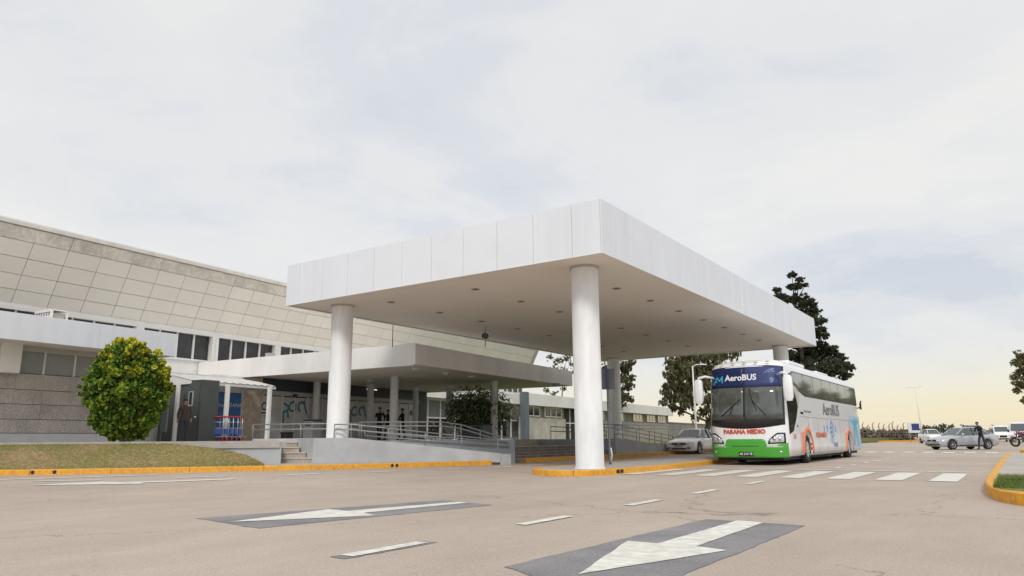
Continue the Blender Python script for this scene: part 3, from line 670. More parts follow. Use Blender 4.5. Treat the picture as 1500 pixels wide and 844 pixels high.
# entrance canopy
ec = thingH('entrance_canopy', 'lower white canopy on slim columns in front of the terminal doors', 'canopy', (-23.5, 31, 0))
hb(ec, 'fascia', WPAINT, (-32.26, 24.0, 3.96), (-18.55, 24.14, 4.88), .004)
hb(ec, 'fascia', WPAINT, (-18.545, 24.0, 4.0), (-18.4, 39.4, 4.88), .004)
hb(ec, 'fascia', WPAINT, (-32.26, 39.26, 4.0), (-18.55, 39.4, 4.88), .004)
hb(ec, 'soffit', SOFFIT, (-28.99, 24.145, 4.03), (-18.55, 39.25, 4.10))
hb(ec, 'roof', PANEL, (-28.99, 24.145, 4.66), (-18.55, 39.25, 4.74))
C577 = tuple(toH(atZ(578, 553, 4.0))[:2])+(.2,)
for (x, y, r) in ((-23.26, 24.3, .09), C577, (-20.5, 33.8, .19), (-24.2, 34.9, .2), (-28.5, 28.6, .19), (-27.5, 31.8, .19), (-26.9, 35.2, .17)):
    MB().lathe([(r, FLOOR), (r, 4.04)], (x, y, 0), n=24).build('column', COLUMN, ec)
for (px, py) in ((609, 541.6), (652, 547.7), (690, 552.5), (542, 559), (787, 561.5)):
    p = toH(atZ(px, py, 3.97)); MB().lathe([(.17, .10), (.17, .03), (.13, -.02), (.03, -.05), (.001, -.05)], (p.x, p.y, 3.97), n=16).build('ceiling_light', FRAMEW, ec)
p = toH(atZ(815, 565.5, 3.85)); hb(ec, 'security_camera', mat('cam_grey', (.25, .23, .22)), (p.x-.15, p.y-.2, 3.82), (p.x+.15, p.y+.2, 4.0))
# bits on top of the entrance roof
for (px, py, cat_) in ((711, 512, 0),):
    p = toH(atD(px, py, 30)); dv = thingH('floodlight', 'small dark floodlight on a thin mast above the entrance roof', 'floodlight', (p.x, p.y, 4.7))
    MB().tube([(p.x, p.y, 4.7), (p.x, p.y, 5.6)], .02, 6).build('mast', METAL, dv); MB().lathe([(.02, -.12), (.12, -.1), (.12, .08), (.03, .12)], (p.x, p.y, 5.15), 'y', 12).build('lamp_head', KIOSK, dv)
p = toH(atD(575, 505, 30)); dv = thingH('antenna', 'thin dark antenna mast rising behind the left column above the entrance roof', 'antenna', (p.x, p.y, 4.7))
MB().tube([(p.x, p.y, 4.7), (p.x, p.y, 5.95)], .018, 6).build('mast', KIOSK, dv)

# door wall under the entrance canopy (part of a building of its own: the glazed entrance)
en = thingH('glazed_entrance', 'glazed terminal entrance with sliding doors under a dark band', 'entrance', (-29, 30, FLOOR))
hb(en, 'dark_band', DARKBAND, (-29.02, 25.3, 3.42), (-28.86, 38.2, 4.02))
hb(en, 'head_panel', mat('head_panel', (.50, .49, .48), .5), (-29.0, 25.3, 3.20), (-28.9, 38.2, 3.418))
hb(en, 'base_backing', mat('lobby_dark', (.10, .10, .10), .9), (-29.019, 25.3, FLOOR), (-28.99, 38.2, 3.2))
edges = [25.35, 26.65, 27.5, 28.45, 29.5, 30.4, 31.35, 32.3, 33.4, 34.5, 35.4, 36.3, 37.2, 38.1]
for i in range(len(edges)-1):
    o = hb(en, 'door_pane' if i in (1, 2, 5, 6, 9, 10) else 'window_pane', DOORG, (-28.96, edges[i]+.03, FLOOR+.05), (-28.95, edges[i+1]-.03, 3.15))
for e in edges: hb(en, 'door_frame', FRAMEW, (-28.98, e-.03, FLOOR), (-28.92, e+.03, 3.2))
for i in (0, 4, 8): hb(en, 'transom', FRAMEW, (-28.975, edges[i]+.031, 1.72), (-28.93, edges[i+1]-.031, 1.76))
hb(en, 'door_sensor', BLACK, (-28.93, 27.3, 3.2), (-28.82, 27.55, 3.3)); hb(en, 'door_track', BLACKG, (-28.93, 26.8, 3.14), (-28.88, 28.3, 3.18))
for (ya, yb) in ((29.8, 30.7), (33.0, 33.9)): hb(en, 'strip_light', mat('tube_light', (.9, .9, .9), .5, emit=((1, .97, .9), 1.2)), (-28.84, ya, 3.86), (-28.82, yb, 3.90))
def stroke(par, name, pts, w, m, dep=.012):
    # flat printed line in the door plane (H y,z)
    for a, b in zip(pts[:-1], pts[1:]):
        a, b = Vector(a), Vector(b); t = (b-a).normalized(); n_ = Vector((-t.y, t.x))*w/2
        vs = [a-n_-t*w*.3, b-n_+t*w*.3, b+n_+t*w*.3, a+n_-t*w*.3]
        MB().add([(dep, v.x, v.y) for v in vs], [(0, 1, 2, 3)]).build(name, m, par)
def logoM(par, y, z, s, x, m, w=.10):
    # a rounded fish-like loop followed by an M stroke
    loops = [[(0, -.1), (.28, .0), (.5, .42), (.72, .5), (.86, .3), (.86, .1), (.7, -.02), (.5, .0), (.3, .25), (.05, .38)], [(.28, .0), (.36, -.35)], [(0, -.1), (.02, -.6)],
             [(1.08, .1), (1.1, .4), (1.3, .5), (1.48, .42)], [(1.48, .55), (1.6, .1), (1.85, -.32)], [(1.08, .1), (1.2, .0)]]
    mb = MB()
    for L in loops:
        for a, b in zip(L[:-1], L[1:]):
            a, b = Vector(a)*s, Vector(b)*s; t = (b-a).normalized(); n_ = Vector((-t.y, t.x))*w/2; e = t*w*.35
            mb.add([(x+random.uniform(0, .001), y+v.x, z+v.y) for v in (a-n_-e, b-n_+e, b+n_+e, a+n_-e)], [(0, 1, 2, 3)])
    mb.build('logo', m, par)
logoM(en, 26.75, 2.45, .95, -28.935, TEAL, .12); logoM(en, 31.5, 2.35, .95, -28.935, TEAL, .12)
hb(en, 'notice', KIOSK, (-28.94, 37.3, 2.45), (-28.93, 37.8, 2.75))
# wall left of the doors with blue panel
hb(blk, 'stone_pilaster', STONEB, (-29.01, 24.12, FLOOR), (-28.9, 25.28, 4.0))
hb(blk, 'white_lintel', WPAINT, (-29.01, 22.3, 3.2), (-28.92, 24.11, 4.0))
bd = thingH('blue_door', 'blue double door with white lettering behind the luggage trolleys', 'door', (-28.9, 23.2, FLOOR))
hb(bd, 'door_leaf', BLUE, (-28.95, 22.15, FLOOR), (-28.90, 23.08, 3.18)); hb(bd, 'door_leaf', BLUE, (-28.95, 23.10, FLOOR), (-28.90, 24.02, 3.18)); hb(bd, 'door_frame', FRAMEW, (-28.97, 24.025, FLOOR), (-28.88, 24.10, 3.24))
WTXT = mat('white_lettering', (.72, .76, .80), .5); DTXT = mat('grey_lettering', (.12, .13, .15), .5)
for txt, y, z, s in (('AEROPUERTO', 22.9, 2.55, .16), ('PARANA', 23.55, 2.6, .26)):
    me = text_mesh(txt, s, .002); me.materials.append(WTXT); remap(me, lambda c: Vector((-28.893+c.z*.2, y+c.x, z+c.y))); link(me, 'lettering', bd)
# round no-entry-like pictogram on the grey wall
sg = thingH('wall_notice', 'small black pictogram notice on the wall beside the thin white post', 'sign', (-28.9, 25.5, 2.4))
hb(sg, 'board', mat('notice_white', (.55, .55, .54), .6), (-28.915, 25.2, 2.2), (-28.90, 25.75, 2.85))
MB().lathe([(.20, 0), (.20, .012), (.14, .012), (.14, 0)], (-28.898, 25.47, 2.62), 'x', 16).build('ring', BLACK, sg)
hb(sg, 'text_bar', BLACK, (-28.899, 25.28, 2.27), (-28.89, 25.66, 2.33))

# kiosk, small canopy and posts
kc = toH(atD(293, 600, 29.4)); KX, KY = kc.x, kc.y
kk = thingH('service_kiosk', 'dark grey kiosk with a small window and a door under the little canopy', 'kiosk', (KX-1, KY+.5, FLOOR))
hb(kk, 'body', KIOSK, (KX-2.6, KY, FLOOR), (KX, KY+.85, 3.42)); hb(kk, 'door', mat('kiosk_door', (.085, .095, .09), .5), (KX-1.15, KY-.03, FLOOR+.02), (KX-.10, KY-.002, 3.3))
hb(kk, 'window_frame', mat('pale_frame', (.45, .45, .43), .6), (KX-.72, KY-.055, 2.35), (KX-.44, KY-.031, 2.95)); hb(kk, 'window_pane', GLASSD, (KX-.67, KY-.06, 2.40), (KX-.49, KY-.056, 2.92))
MB().lathe([(.035, 0), (.035, -.05), (.001, -.055)], (KX-.2, KY-.03, 1.9), 'y', 10).build('door_knob', FRAMEW, kk)
sc = thingH('small_canopy', 'low corrugated white canopy on thin posts beside the kiosk', 'canopy', (-27.5, 21.7, FLOOR))
CORR = mat('corrugated_white', (.66, .65, .62), .5, var=.15, scale=2)
E0, E1 = (-26.55, 19.45), (-26.6, 24.0)
n = 46; top_ = []; mb = MB(); vs = []
for i in range(n+1):
    y = E0[1]+(E1[1]-E0[1])*i/n; dz = .018*sin(i*pi*.5)
    for xx, zz in ((-26.5, 3.42), (-27.6, 3.66), (-28.85, 3.86)): vs.append((xx, y, zz+dz))
mb.add(vs, [(i*3+k, i*3+k+1, (i+1)*3+k+1, (i+1)*3+k) for i in range(n) for k in range(2)]); mb.build('roof_sheet', CORR, sc)
hb(sc, 'eave_beam', WPAINT, (-26.62, 19.45, 3.28), (-26.54, 24.0, 3.41)); MB().prism([(-26.62, 19.40), (-28.9, 19.40), (-28.9, 19.46), (-26.62, 19.46)], 3.26, lambda p: 3.41 if p[0] > -27 else 3.84).build('side_beam', WPAINT, sc)
MB().prism([(-26.62, 24.0), (-28.9, 24.0), (-28.9, 23.95), (-26.62, 23.95)], 3.29, lambda p: 3.40 if p[0] > -27 else 3.6).build('side_beam', WPAINT, sc)
for (px, py, w_) in ((262, 561, .065), (334, 564, .075), (395.5, 567, .075)):
    p = toH(atZ(px, py, 3.28)); hb(sc, 'post', WPAINT, (p.x-w_, p.y-w_, FLOOR), (p.x+w_, p.y+w_, 3.30), .01)
tot = thing('sign_post', 'narrow dark grey sign blade on a post right of the big shrub', 'sign', atD(233, 641, 24.3)); tot.location.z = FLOOR
p = atD(233, 640, 22.0)
MB().box((-.05, -.05, 0), (.05, .05, 1.9)).build('post', KIOSK, tot); o = MB().box((.04, -.06, .35), (.22, .06, 1.95)).build('sign_blade', mat('blade_grey', (.14, .15, .17), .5), tot)
tot.rotation_euler.z = YAW

# link building and far wing
lk = thingH('link_building', 'single-storey glazed link with white fascia behind the leafy palm shrub', 'building', (-32, 48, .6))
hb(lk, 'fascia', WPAINT, (-33, 39.5, 3.92), (-31.2, 56.6, 4.86), .01); hb(lk, 'wall_core', mat('interior_dark', (.03, .03, .03)), (-40, 39.6, .5), (-32.1, 56.6, 4.2))
hb(lk, 'spandrel', WPAINT, (-32.1, 39.6, .5), (-31.98, 56.6, .95))
e = 39.8; i = 0
while e < 56:
    w_ = 1.95 if i % 2 else 1.6
    hb(lk, 'window_pane', GLASSD, (-32.06, e+.05, .95), (-32.04, e+w_-.05, 2.46)); hb(lk, 'window_pane', GLASSG, (-32.06, e+.05, 2.56), (-32.04, e+w_-.05, 3.8))
    hb(lk, 'mullion', FRAMEW, (-32.09, e-.05, .95), (-31.97, e+.05, 3.9)); e += w_; i += 1
hb(lk, 'transom', FRAMEW, (-32.09, 39.6, 2.46), (-31.98, 56.6, 2.56)); hb(lk, 'window_head', FRAMEW, (-32.09, 39.6, 3.8), (-31.99, 56.6, 3.92))
hb(lk, 'upper_block', WPAINT, (-42, 53, 4.87), (-35.5, 62, 6.4))
for k in range(4): hb(lk, 'window_pane', GLASSD, (-35.52, 54+k*1.9, 5.2), (-35.48, 55.3+k*1.9, 5.95))
gp = thingH('grey_pier', 'tall dark blue-grey pier standing at the corner of the far wing', 'pillar', (-31.2, 55.9, .6))
hb(gp, 'shaft', mat('blue_grey_pier', (.13, .155, .175), .6, var=.1, scale=2), (-31.15, 55.75, .55), (-30.6, 56.4, 4.98), .01)
fwg = thingH('far_wing', 'long low cream wing with white fascia and strip windows beyond the lawn', 'building', (-32, 80, .6))
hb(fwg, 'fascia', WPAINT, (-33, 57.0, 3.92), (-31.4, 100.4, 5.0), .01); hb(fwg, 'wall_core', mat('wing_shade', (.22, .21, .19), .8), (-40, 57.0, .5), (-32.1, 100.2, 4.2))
hb(fwg, 'wall', CREAM, (-32.1, 57.0, .5), (-31.98, 66.6, 2.86)); hb(fwg, 'wall', mat('taupe_wall', (.36, .33, .29), .8, var=.15, scale=1), (-32.1, 72, .5), (-31.98, 100.3, 2.86))
hb(fwg, 'recess_shade', mat('interior_dark', (.03, .03, .03)), (-32.11, 66.61, .55), (-32.02, 71.99, 3.9))  # near-black sheet stands in for the shade inside a deeper recess
for e in (67.6, 69.3, 70.8): hb(fwg, 'door_frame', FRAMEW, (-32.03, e, .6), (-31.97, e+.12, 3.85))
hb(fwg, 'door_frame', FRAMEW, (-32.03, 66.8, 2.4), (-31.98, 71.8, 2.5))
for e in (57.4, 62.1, 73.5, 79.5, 86.0, 91.0, 95.4):
    w_ = 3.6 if e < 66 else 3.2
    hb(fwg, 'window_frame', FRAMEW, (-32.06, e, 2.95), (-31.95, e+w_, 3.05)); hb(fwg, 'window_frame', FRAMEW, (-32.06, e, 3.80), (-31.95, e+w_, 3.88))
    for k in range(3): hb(fwg, 'window_pane', GLASSD if e < 72 else mat('mirror_glass', (.45, .40, .30), .12, metal=.8), (-32.04, e+k*w_/3+.08, 3.051), (-32.0, e+(k+1)*w_/3-.06, 3.79))  # warm tint of the farther panes stands in for reflected yellow sky
    for k in range(4): hb(fwg, 'mullion', FRAMEW, (-32.05, e+k*w_/3-.06, 3.051), (-31.96, e+k*w_/3+.07, 3.799))
lw = thingH('boundary_wall', 'low grey-brown wall running on from the far wing behind the trees', 'wall', (-32, 120, .6))
hb(lw, 'wall', mat('grey_brown', (.28, .255, .235), .85, var=.2, scale=.8), (-32.4, 100.6, .5), (-32, 150, 3.0)); hb(lw, 'coping', STEPM, (-32.5, 100.6, 3.0), (-31.9, 150, 3.1))

# ------------------------------------------------------------------ foliage
def leaf_cloud(name, clumps, n, size, mats, parent=None, aspect=1.8, droop=0, flat=1.0, shell=.45, weights=None, curl=False):
    """clumps: (centre, radius) ; leaves scattered through each clump, denser towards its outside"""
    C = np.array([tuple(c) for c, r in clumps]); R = np.array([r for c, r in clumps]); w = R**2; w = w/w.sum()
    k = rng.choice(len(R), n, p=w); d = rng.normal(size=(n, 3)); d /= np.linalg.norm(d, axis=1)[:, None]
    rad = (shell+(1-shell)*rng.random(n)**.7)*R[k]*rng.uniform(.8, 1.08, n); P = C[k]+d*rad[:, None]*np.array([1, 1, flat])
    a = rng.normal(size=(n, 3)); a[:, 2] -= droop; a += d*.6; a /= np.linalg.norm(a, axis=1)[:, None]
    b = np.cross(a, rng.normal(size=(n, 3))); b /= np.linalg.norm(b, axis=1)[:, None]
    s = size*rng.uniform(.6, 1.3, n)[:, None]
    V = np.empty((n, 4, 3)); V[:, 0] = P-a*s*aspect*.5; V[:, 1] = P+b*s*.5; V[:, 2] = P+a*s*aspect*.5; V[:, 3] = P-b*s*.5
    me = bpy.data.meshes.new(name); me.vertices.add(n*4); me.vertices.foreach_set('co', V.reshape(-1)); me.loops.add(n*4); me.loops.foreach_set('vertex_index', np.arange(n*4, dtype=np.int32))
    me.polygons.add(n); me.polygons.foreach_set('loop_start', np.arange(0, n*4, 4, dtype=np.int32)); me.polygons.foreach_set('loop_total', np.full(n, 4, dtype=np.int32))
    for m in mats: me.materials.append(m)
    if weights is None: mi = rng.integers(0, len(mats), n)
    else: mi = weights(P, d, k)
    me.polygons.foreach_set('material_index', np.asarray(mi, dtype=np.int32)); me.update(); me.validate(); return link(me, name, parent)
def fol(name, c, v=.25): return mat(name, c, .75, var=v, scale=3, spec=.25)
DG = [fol('conifer_a', (.035, .045, .024)), fol('conifer_b', (.055, .066, .034)), fol('conifer_c', (.085, .09, .05))]
MG = [fol('tree_a', (.10, .10, .042)), fol('tree_b', (.15, .145, .06)), fol('tree_c', (.21, .19, .09))]
BARK = mat('bark', (.11, .085, .065), .9, var=.35, scale=6, bump=.6)
def tree(name, label, base, clumps_px, dep, n, size, mats, trunk_r=.3, spread=1.5, droop=0, limb_r=.06, kind_cat='tree', tufts=(40, 1.7, .75, .10, .26), **kw):
    """clumps_px: sight (px,py,r_px) of the masses of the crown; each gets its own depth"""
    b = Vector(base); t = thing(name, label, kind_cat, b)
    cl = []
    for px, py, r in clumps_px:
        dd = dep+random.uniform(-1, 1)*spread; cl.append((atD(px, py, dd)-b, r*dd/FPX))
    zmax = max(c.z for c, r in cl); top = max(cl, key=lambda q: q[0].z)[0]
    pts = [Vector((0, 0, 0))]+[Vector((top.x*f*.8+random.uniform(-.1, .1), top.y*f*.8, top.z*f)) for f in (.15, .35, .55, .75, .92)]
    MB().tube(pts, trunk_r, 8, r2=trunk_r*.15).build('trunk', BARK, t)
    mb = MB()
    for c, r in cl:
        f = max(.12, min(.9, (c.z-.25*r-abs(Vector((c.x, c.y)).length)*.35)/zmax)); i = min(4, int(f*5.4)); s = pts[i].lerp(pts[i+1], .5)
        mb.tube([s, s.lerp(c, .55)+Vector((0, 0, -.1*r)), c], limb_r, 5, r2=limb_r*.35)
    mb.build('limbs', BARK, t)
    sub = []
    for c, r in cl:      # break each mass into smaller tufts
        for _ in range(tufts[0]):
            v = Vector(rng.normal(size=3)).normalized()*r*random.uniform(.2, tufts[1]); v.z *= tufts[2]; sub.append((c+v, r*random.uniform(tufts[3], tufts[4])))
    leaf_cloud('crown', sub, n, size, mats, t, droop=droop, **kw); return t
D = 62
c1 = [(1160, 402, 6), (1172, 410, 5), (1165, 420, 8), (1180, 417, 4), (1138, 425, 5), (1143, 434, 7), (1153, 440, 8), (1168, 438, 12), (1180, 446, 11), (1192, 456, 9), (1204, 470, 6), (1196, 470, 10), (1184, 464, 14), (1170, 456, 10), (1200, 484, 9), (1208, 492, 6), (1190, 488, 14), (1196, 504, 12), (1180, 480, 14), (1184, 512, 16), (1200, 520, 18), (1216, 512, 10), (1226, 522, 11), (1232, 534, 12), (1242, 540, 7), (1238, 550, 9), (1216, 538, 18), (1196, 540, 18), (1176, 530, 18), (1160, 522, 12), (1150, 532, 12), (1134, 538, 10), (1120, 542, 6), (1210, 560, 16), (1180, 560, 18), (1150, 560, 16), (1230, 570, 10), (1115, 545, 5)]
bp = atD(1186, 640, D); bp.z = 0
tree('conifer_tree', 'tall dark ragged conifer rising behind the coach roof', bp, c1, D, 75000, .105, DG, .35, 1.6, shell=.0, aspect=2.8, flat=.5, tufts=(46, 1.45, .55, .12, .42))
D = 66
c2_ = [(985, 533, 10), (998, 528, 12), (1014, 526, 12), (1030, 524, 12), (1046, 524, 11), (1062, 521, 8), (1078, 519, 6), (980, 548, 8), (994, 548, 12), (1010, 546, 13), (1026, 544, 12), (1042, 545, 12), (984, 562, 7), (998, 566, 11), (1012, 564, 12), (1028, 562, 12), (1044, 566, 12), (976, 576, 7), (988, 582, 8), (1002, 584, 10), (972, 590, 5), (986, 597, 6), (998, 600, 6), (1012, 590, 8), (1036, 586, 9), (1046, 600, 8), (1030, 604, 6), (1040, 618, 6), (1018, 612, 5), (1052, 610, 7), (975, 566, 4), (1060, 560, 12)]
bp = atD(1030, 640, D); bp.z = .3
tree('drooping_tree', 'broad loose olive-green tree behind the slim white lamp post', bp, c2_, D, 70000, .075, MG+DG[2:], .3, 2.0, droop=1.3, aspect=3.6, shell=.0, flat=2.2, tufts=(60, 1.5, 1.0, .07, .22))
D = 84
bp = atD(900, 640, D); bp.z = .6
tree('spreading_tree', 'dark tree showing right of the rear left canopy column', bp, [(905, 536, 7), (916, 540, 7), (924, 532, 5), (902, 552, 8), (914, 556, 7), (922, 566, 5), (904, 572, 8), (916, 580, 6), (908, 592, 6), (924, 586, 4), (888, 540, 6), (884, 556, 5), (895, 600, 6), (926, 554, 4)], D, 20000, .11, MG+DG[1:], .25, 1.5, shell=.0, droop=.8, flat=1.6, aspect=3, tufts=(50, 1.6, .9, .08, .24))
bp = atD(820, 640, 92); bp.z = .6
tree('sparse_tree', 'thin nearly bare tree behind the far wing roof', bp, [(806, 524, 5), (818, 528, 6), (830, 524, 6), (838, 534, 5), (812, 538, 4), (826, 542, 4), (800, 572, 4), (812, 576, 4), (826, 570, 4), (845, 545, 5)], 92, 1300, .16, MG, .15, 2, limb_r=.035)
bp = atD(1512, 640, 70); bp.z = 0
tree('pine_tree', 'feathery pine at the right edge above the parked minibus', bp, [(1494, 522, 7), (1504, 530, 9), (1488, 532, 5), (1497, 545, 8), (1508, 552, 10), (1486, 552, 5), (1494, 562, 7), (1506, 572, 9), (1490, 572, 4), (1512, 590, 9)], 70, 5000, .13, MG, .22, 1.5, droop=.2, aspect=3.5, shell=.1)
cl = []
for x_, y_ in [(10.5, 77), (11, 86), (9.5, 95), (12, 104), (10, 114), (13, 124), (11, 136), (14, 148), (12, 162), (16, 178), (13, 195), (18, 215)]:
    for _ in range(26): cl.append((Vector((x_+random.gauss(0, 1.5), y_+random.gauss(0, 1.5), random.uniform(1.6, 8.2))), random.uniform(.7, 1.4)))
tag(leaf_cloud('roadside_trees', cl, 60000, .26, MG+DG[1:], None, shell=.1), 'belt of olive-green trees along the right of the road mirrored in the coach windows', 'trees', kind='stuff')
# big clipped shrub on the forecourt
SB = atD(185, 641, 22.6); SB.z = FLOOR
sh = thing('shrub', 'large round shrub turning from green to gold before the stone wall', 'shrub', SB)
cl = []
for px, py, r in [(187, 568, 50), (165, 545, 34), (210, 545, 34), (155, 575, 32), (220, 580, 30), (165, 605, 30), (205, 606, 28), (185, 525, 26), (172, 512, 12), (200, 512, 12), (228, 555, 18), (140, 560, 16), (185, 620, 20), (158, 625, 16), (210, 622, 12), (175, 502, 5), (225, 600, 14), (148, 600, 16), (240, 548, 8), (192, 505, 9), (185, 632, 16), (166, 634, 10), (204, 632, 11), (150, 620, 12), (218, 614, 12)]:
    dd = 22.6+random.uniform(-.35, .35)+(0 if r > 40 else 0); cl.append((atD(px, py, dd)-SB, r*dd/FPX))
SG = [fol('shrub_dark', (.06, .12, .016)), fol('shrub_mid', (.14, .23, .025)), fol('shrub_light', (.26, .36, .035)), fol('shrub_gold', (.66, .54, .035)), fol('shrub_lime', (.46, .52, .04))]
sub = []
for c, r in cl:
    for _ in range(34):
        v = Vector(rng.normal(size=3)).normalized()*r*random.uniform(.75, 1.04); sub.append((c+v, max(.06, r*random.uniform(.10, .20))))
    for _ in range(5):
        v = Vector(rng.normal(size=3)).normalized()*r*random.uniform(1.05, 1.2); v.z = abs(v.z) if r < 40 else v.z; sub.append((c+v, .05)); sub.append((c+v*.96, .06))
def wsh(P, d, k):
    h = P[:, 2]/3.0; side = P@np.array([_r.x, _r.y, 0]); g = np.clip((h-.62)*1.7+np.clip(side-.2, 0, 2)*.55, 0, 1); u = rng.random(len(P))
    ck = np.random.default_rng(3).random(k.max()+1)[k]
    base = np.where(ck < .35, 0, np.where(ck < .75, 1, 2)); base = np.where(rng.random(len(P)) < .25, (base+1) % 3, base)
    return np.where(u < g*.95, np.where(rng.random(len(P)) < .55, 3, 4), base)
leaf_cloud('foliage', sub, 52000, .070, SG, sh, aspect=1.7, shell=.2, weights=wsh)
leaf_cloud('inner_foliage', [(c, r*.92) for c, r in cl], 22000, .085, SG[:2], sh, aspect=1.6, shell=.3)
mb = MB()
for _ in range(26):
    a = random.uniform(0, 2*pi); r = random.uniform(.4, 1.1); mb.tube([(random.uniform(-.12, .12), random.uniform(-.12, .12), 0), (cos(a)*r*.35, sin(a)*r*.35, .5), (cos(a)*r, sin(a)*r, 1.4)], .022, 5, r2=.008)
mb.build('stems', mat('pale_stem', (.33, .25, .17), .9), sh)
tw = MB()
for (px, py, q) in [(163, 497, (-.6, .9)), (170, 494, (-.2, 1)), (208, 500, (.6, .8)), (120, 540, (-1, .2)), (125, 560, (-1, .1))]:
    e = atD(px, py, 22.4)-SB; tw.tube([e-Vector((_r.x*q[0]*.5, _r.y*q[0]*.5, q[1]*.5)), e], .01, 4, r2=.004)
tw.build('twigs', SG[2], sh)
# strappy palm-like shrub by the entrance
PB = atD(700, 642, 40); PB.z = .7
ph = thing('palm_shrub', 'dense dark strap-leaved shrub behind the slim column', 'shrub', PB)
vs, fs, mis = [], [], []
mb = MB()
for _ in range(2900):
    px, py = random.gauss(700, 22), random.gauss(604, 18)
    if ((px-700)/50)**2+((py-605)/38)**2 > 1: continue
    c = atD(px, py, 40+random.uniform(-1.3, 1.0))-PB; a = random.uniform(0, 2*pi); L = random.uniform(.5, .95); h = Vector((cos(a), sin(a), 0)); sd_ = Vector((-sin(a), cos(a), 0))*.035
    up = random.uniform(.2, .9); p1 = c+h*L*.45+Vector((0, 0, L*.3*up)); p2 = c+h*L+Vector((0, 0, -L*.25*(1-up)-.05))
    mb.add([c-sd_*.6, c+sd_*.6, p1+sd_, p1-sd_, p2], [(0, 1, 2, 3), (3, 2, 4)], random.randrange(3))
mb.build('leaves', [fol('palm_a', (.09, .14, .05)), fol('palm_b', (.20, .27, .11)), fol('palm_c', (.42, .46, .26))], ph)
mb = MB()
for _ in range(9): x, y = random.uniform(-.9, .9), random.uniform(-.7, .7); mb.tube([(x*.3, y*.3, -.1), (x, y, 1.6)], .05, 5)
mb.build('stems', BARK, ph)

# ------------------------------------------------------------------ vehicles
def paint(name, c, **k): return mat(name, c, k.pop('rough', .28), coat=k.pop('coat', .6), **k)
TYRE = mat('tyre', (.022, .022, .024), .85, var=.2, scale=10); RIM = mat('alloy_rim', (.45, .46, .47), .3, metal=.8); CHROME = mat('chrome', (.6, .6, .62), .15, metal=1)
HL = mat('headlamp_lens', (.62, .64, .66), .06, spec=.8); RL = mat('red_lens', (.35, .02, .02), .12)
CARGLASS = mat('car_glass', (.09, .11, .11), .05, spec=.7)
def wheel(par, c, r, w, side, spokes=7, rim=RIM, rimf=.64):
    wt = MB().lathe([(r*rimf, -w/2), (r*.93, -w/2), (r, -w*.36), (r, w*.36), (r*.93, w/2), (r*rimf, w/2), (r*rimf, -w/2)], c, 'x', 28).build('tyre', TYRE, par)
    x = c[0]+side*w*.42; mb = MB(); mb.lathe([(r*rimf, x-c[0]), (r*rimf*.9, x-c[0]-side*.02), (r*rimf*.88, x-c[0]-side*.09), (.001, x-c[0]-side*.09)], c, 'x', 24, 1)
    for k in range(spokes):
        a = 2*pi*k/spokes; ca, sa = cos(a), sin(a); R0, R1, ww = r*.08, r*rimf*.92, r*.06
        pts = [(R0, -ww), (R1, -ww*.8), (R1, ww*.8), (R0, ww)]
        vs = [(x-side*d, c[1]+u*ca-v*sa, c[2]+u*sa+v*ca) for d in (0, .035) for u, v in pts]
        mb.add(vs, [(0, 1, 2, 3), (0, 4, 5, 1), (1, 5, 6, 2), (2, 6, 7, 3), (3, 7, 4, 0)])
    mb.lathe([(r*.14, x-c[0]-side*.03), (r*.13, x-c[0]+side*.005), (.001, x-c[0]+side*.01)], c, 'x', 12)
    mb.lathe([(r*rimf*1.0, x-c[0]), (r*rimf*.9, x-c[0]+side*.004), (r*rimf*.88, x-c[0]-side*.03)], c, 'x', 24)
    mb.build('rim', [rim, BLACKG], wt); return wt
def loft(sections, mi=0, smooth=True):
    """sections: list of rings of equal length -> closed body"""
    n = len(sections[0]); mb = MB(); vs = [v for s in sections for v in s]
    fs = [(i*n+k, i*n+(k+1) % n, (i+1)*n+(k+1) % n, (i+1)*n+k) for i in range(len(sections)-1) for k in range(n)]
    mb.add(vs, fs, mi, smooth); m = len(sections)-1
    mb.add(sections[0], [tuple(range(n))[::-1]], mi); mb.add(sections[-1], [tuple(range(n))], mi)
    return mb
def weld(o, d=1e-4, flip=True):
    bm = bmesh.new(); bm.from_mesh(o.data); bmesh.ops.remove_doubles(bm, verts=bm.verts, dist=d); bmesh.ops.recalc_face_normals(bm, faces=bm.faces); bm.to_mesh(o.data); bm.free()
def cutter_cyl(x0, x1, y, z, r):
    o = MB().lathe([(.0001, x0), (r, x0), (r, x1), (.0001, x1)], (0, y, z), 'x', 32).build('cut', BLACK); weld(o); return o
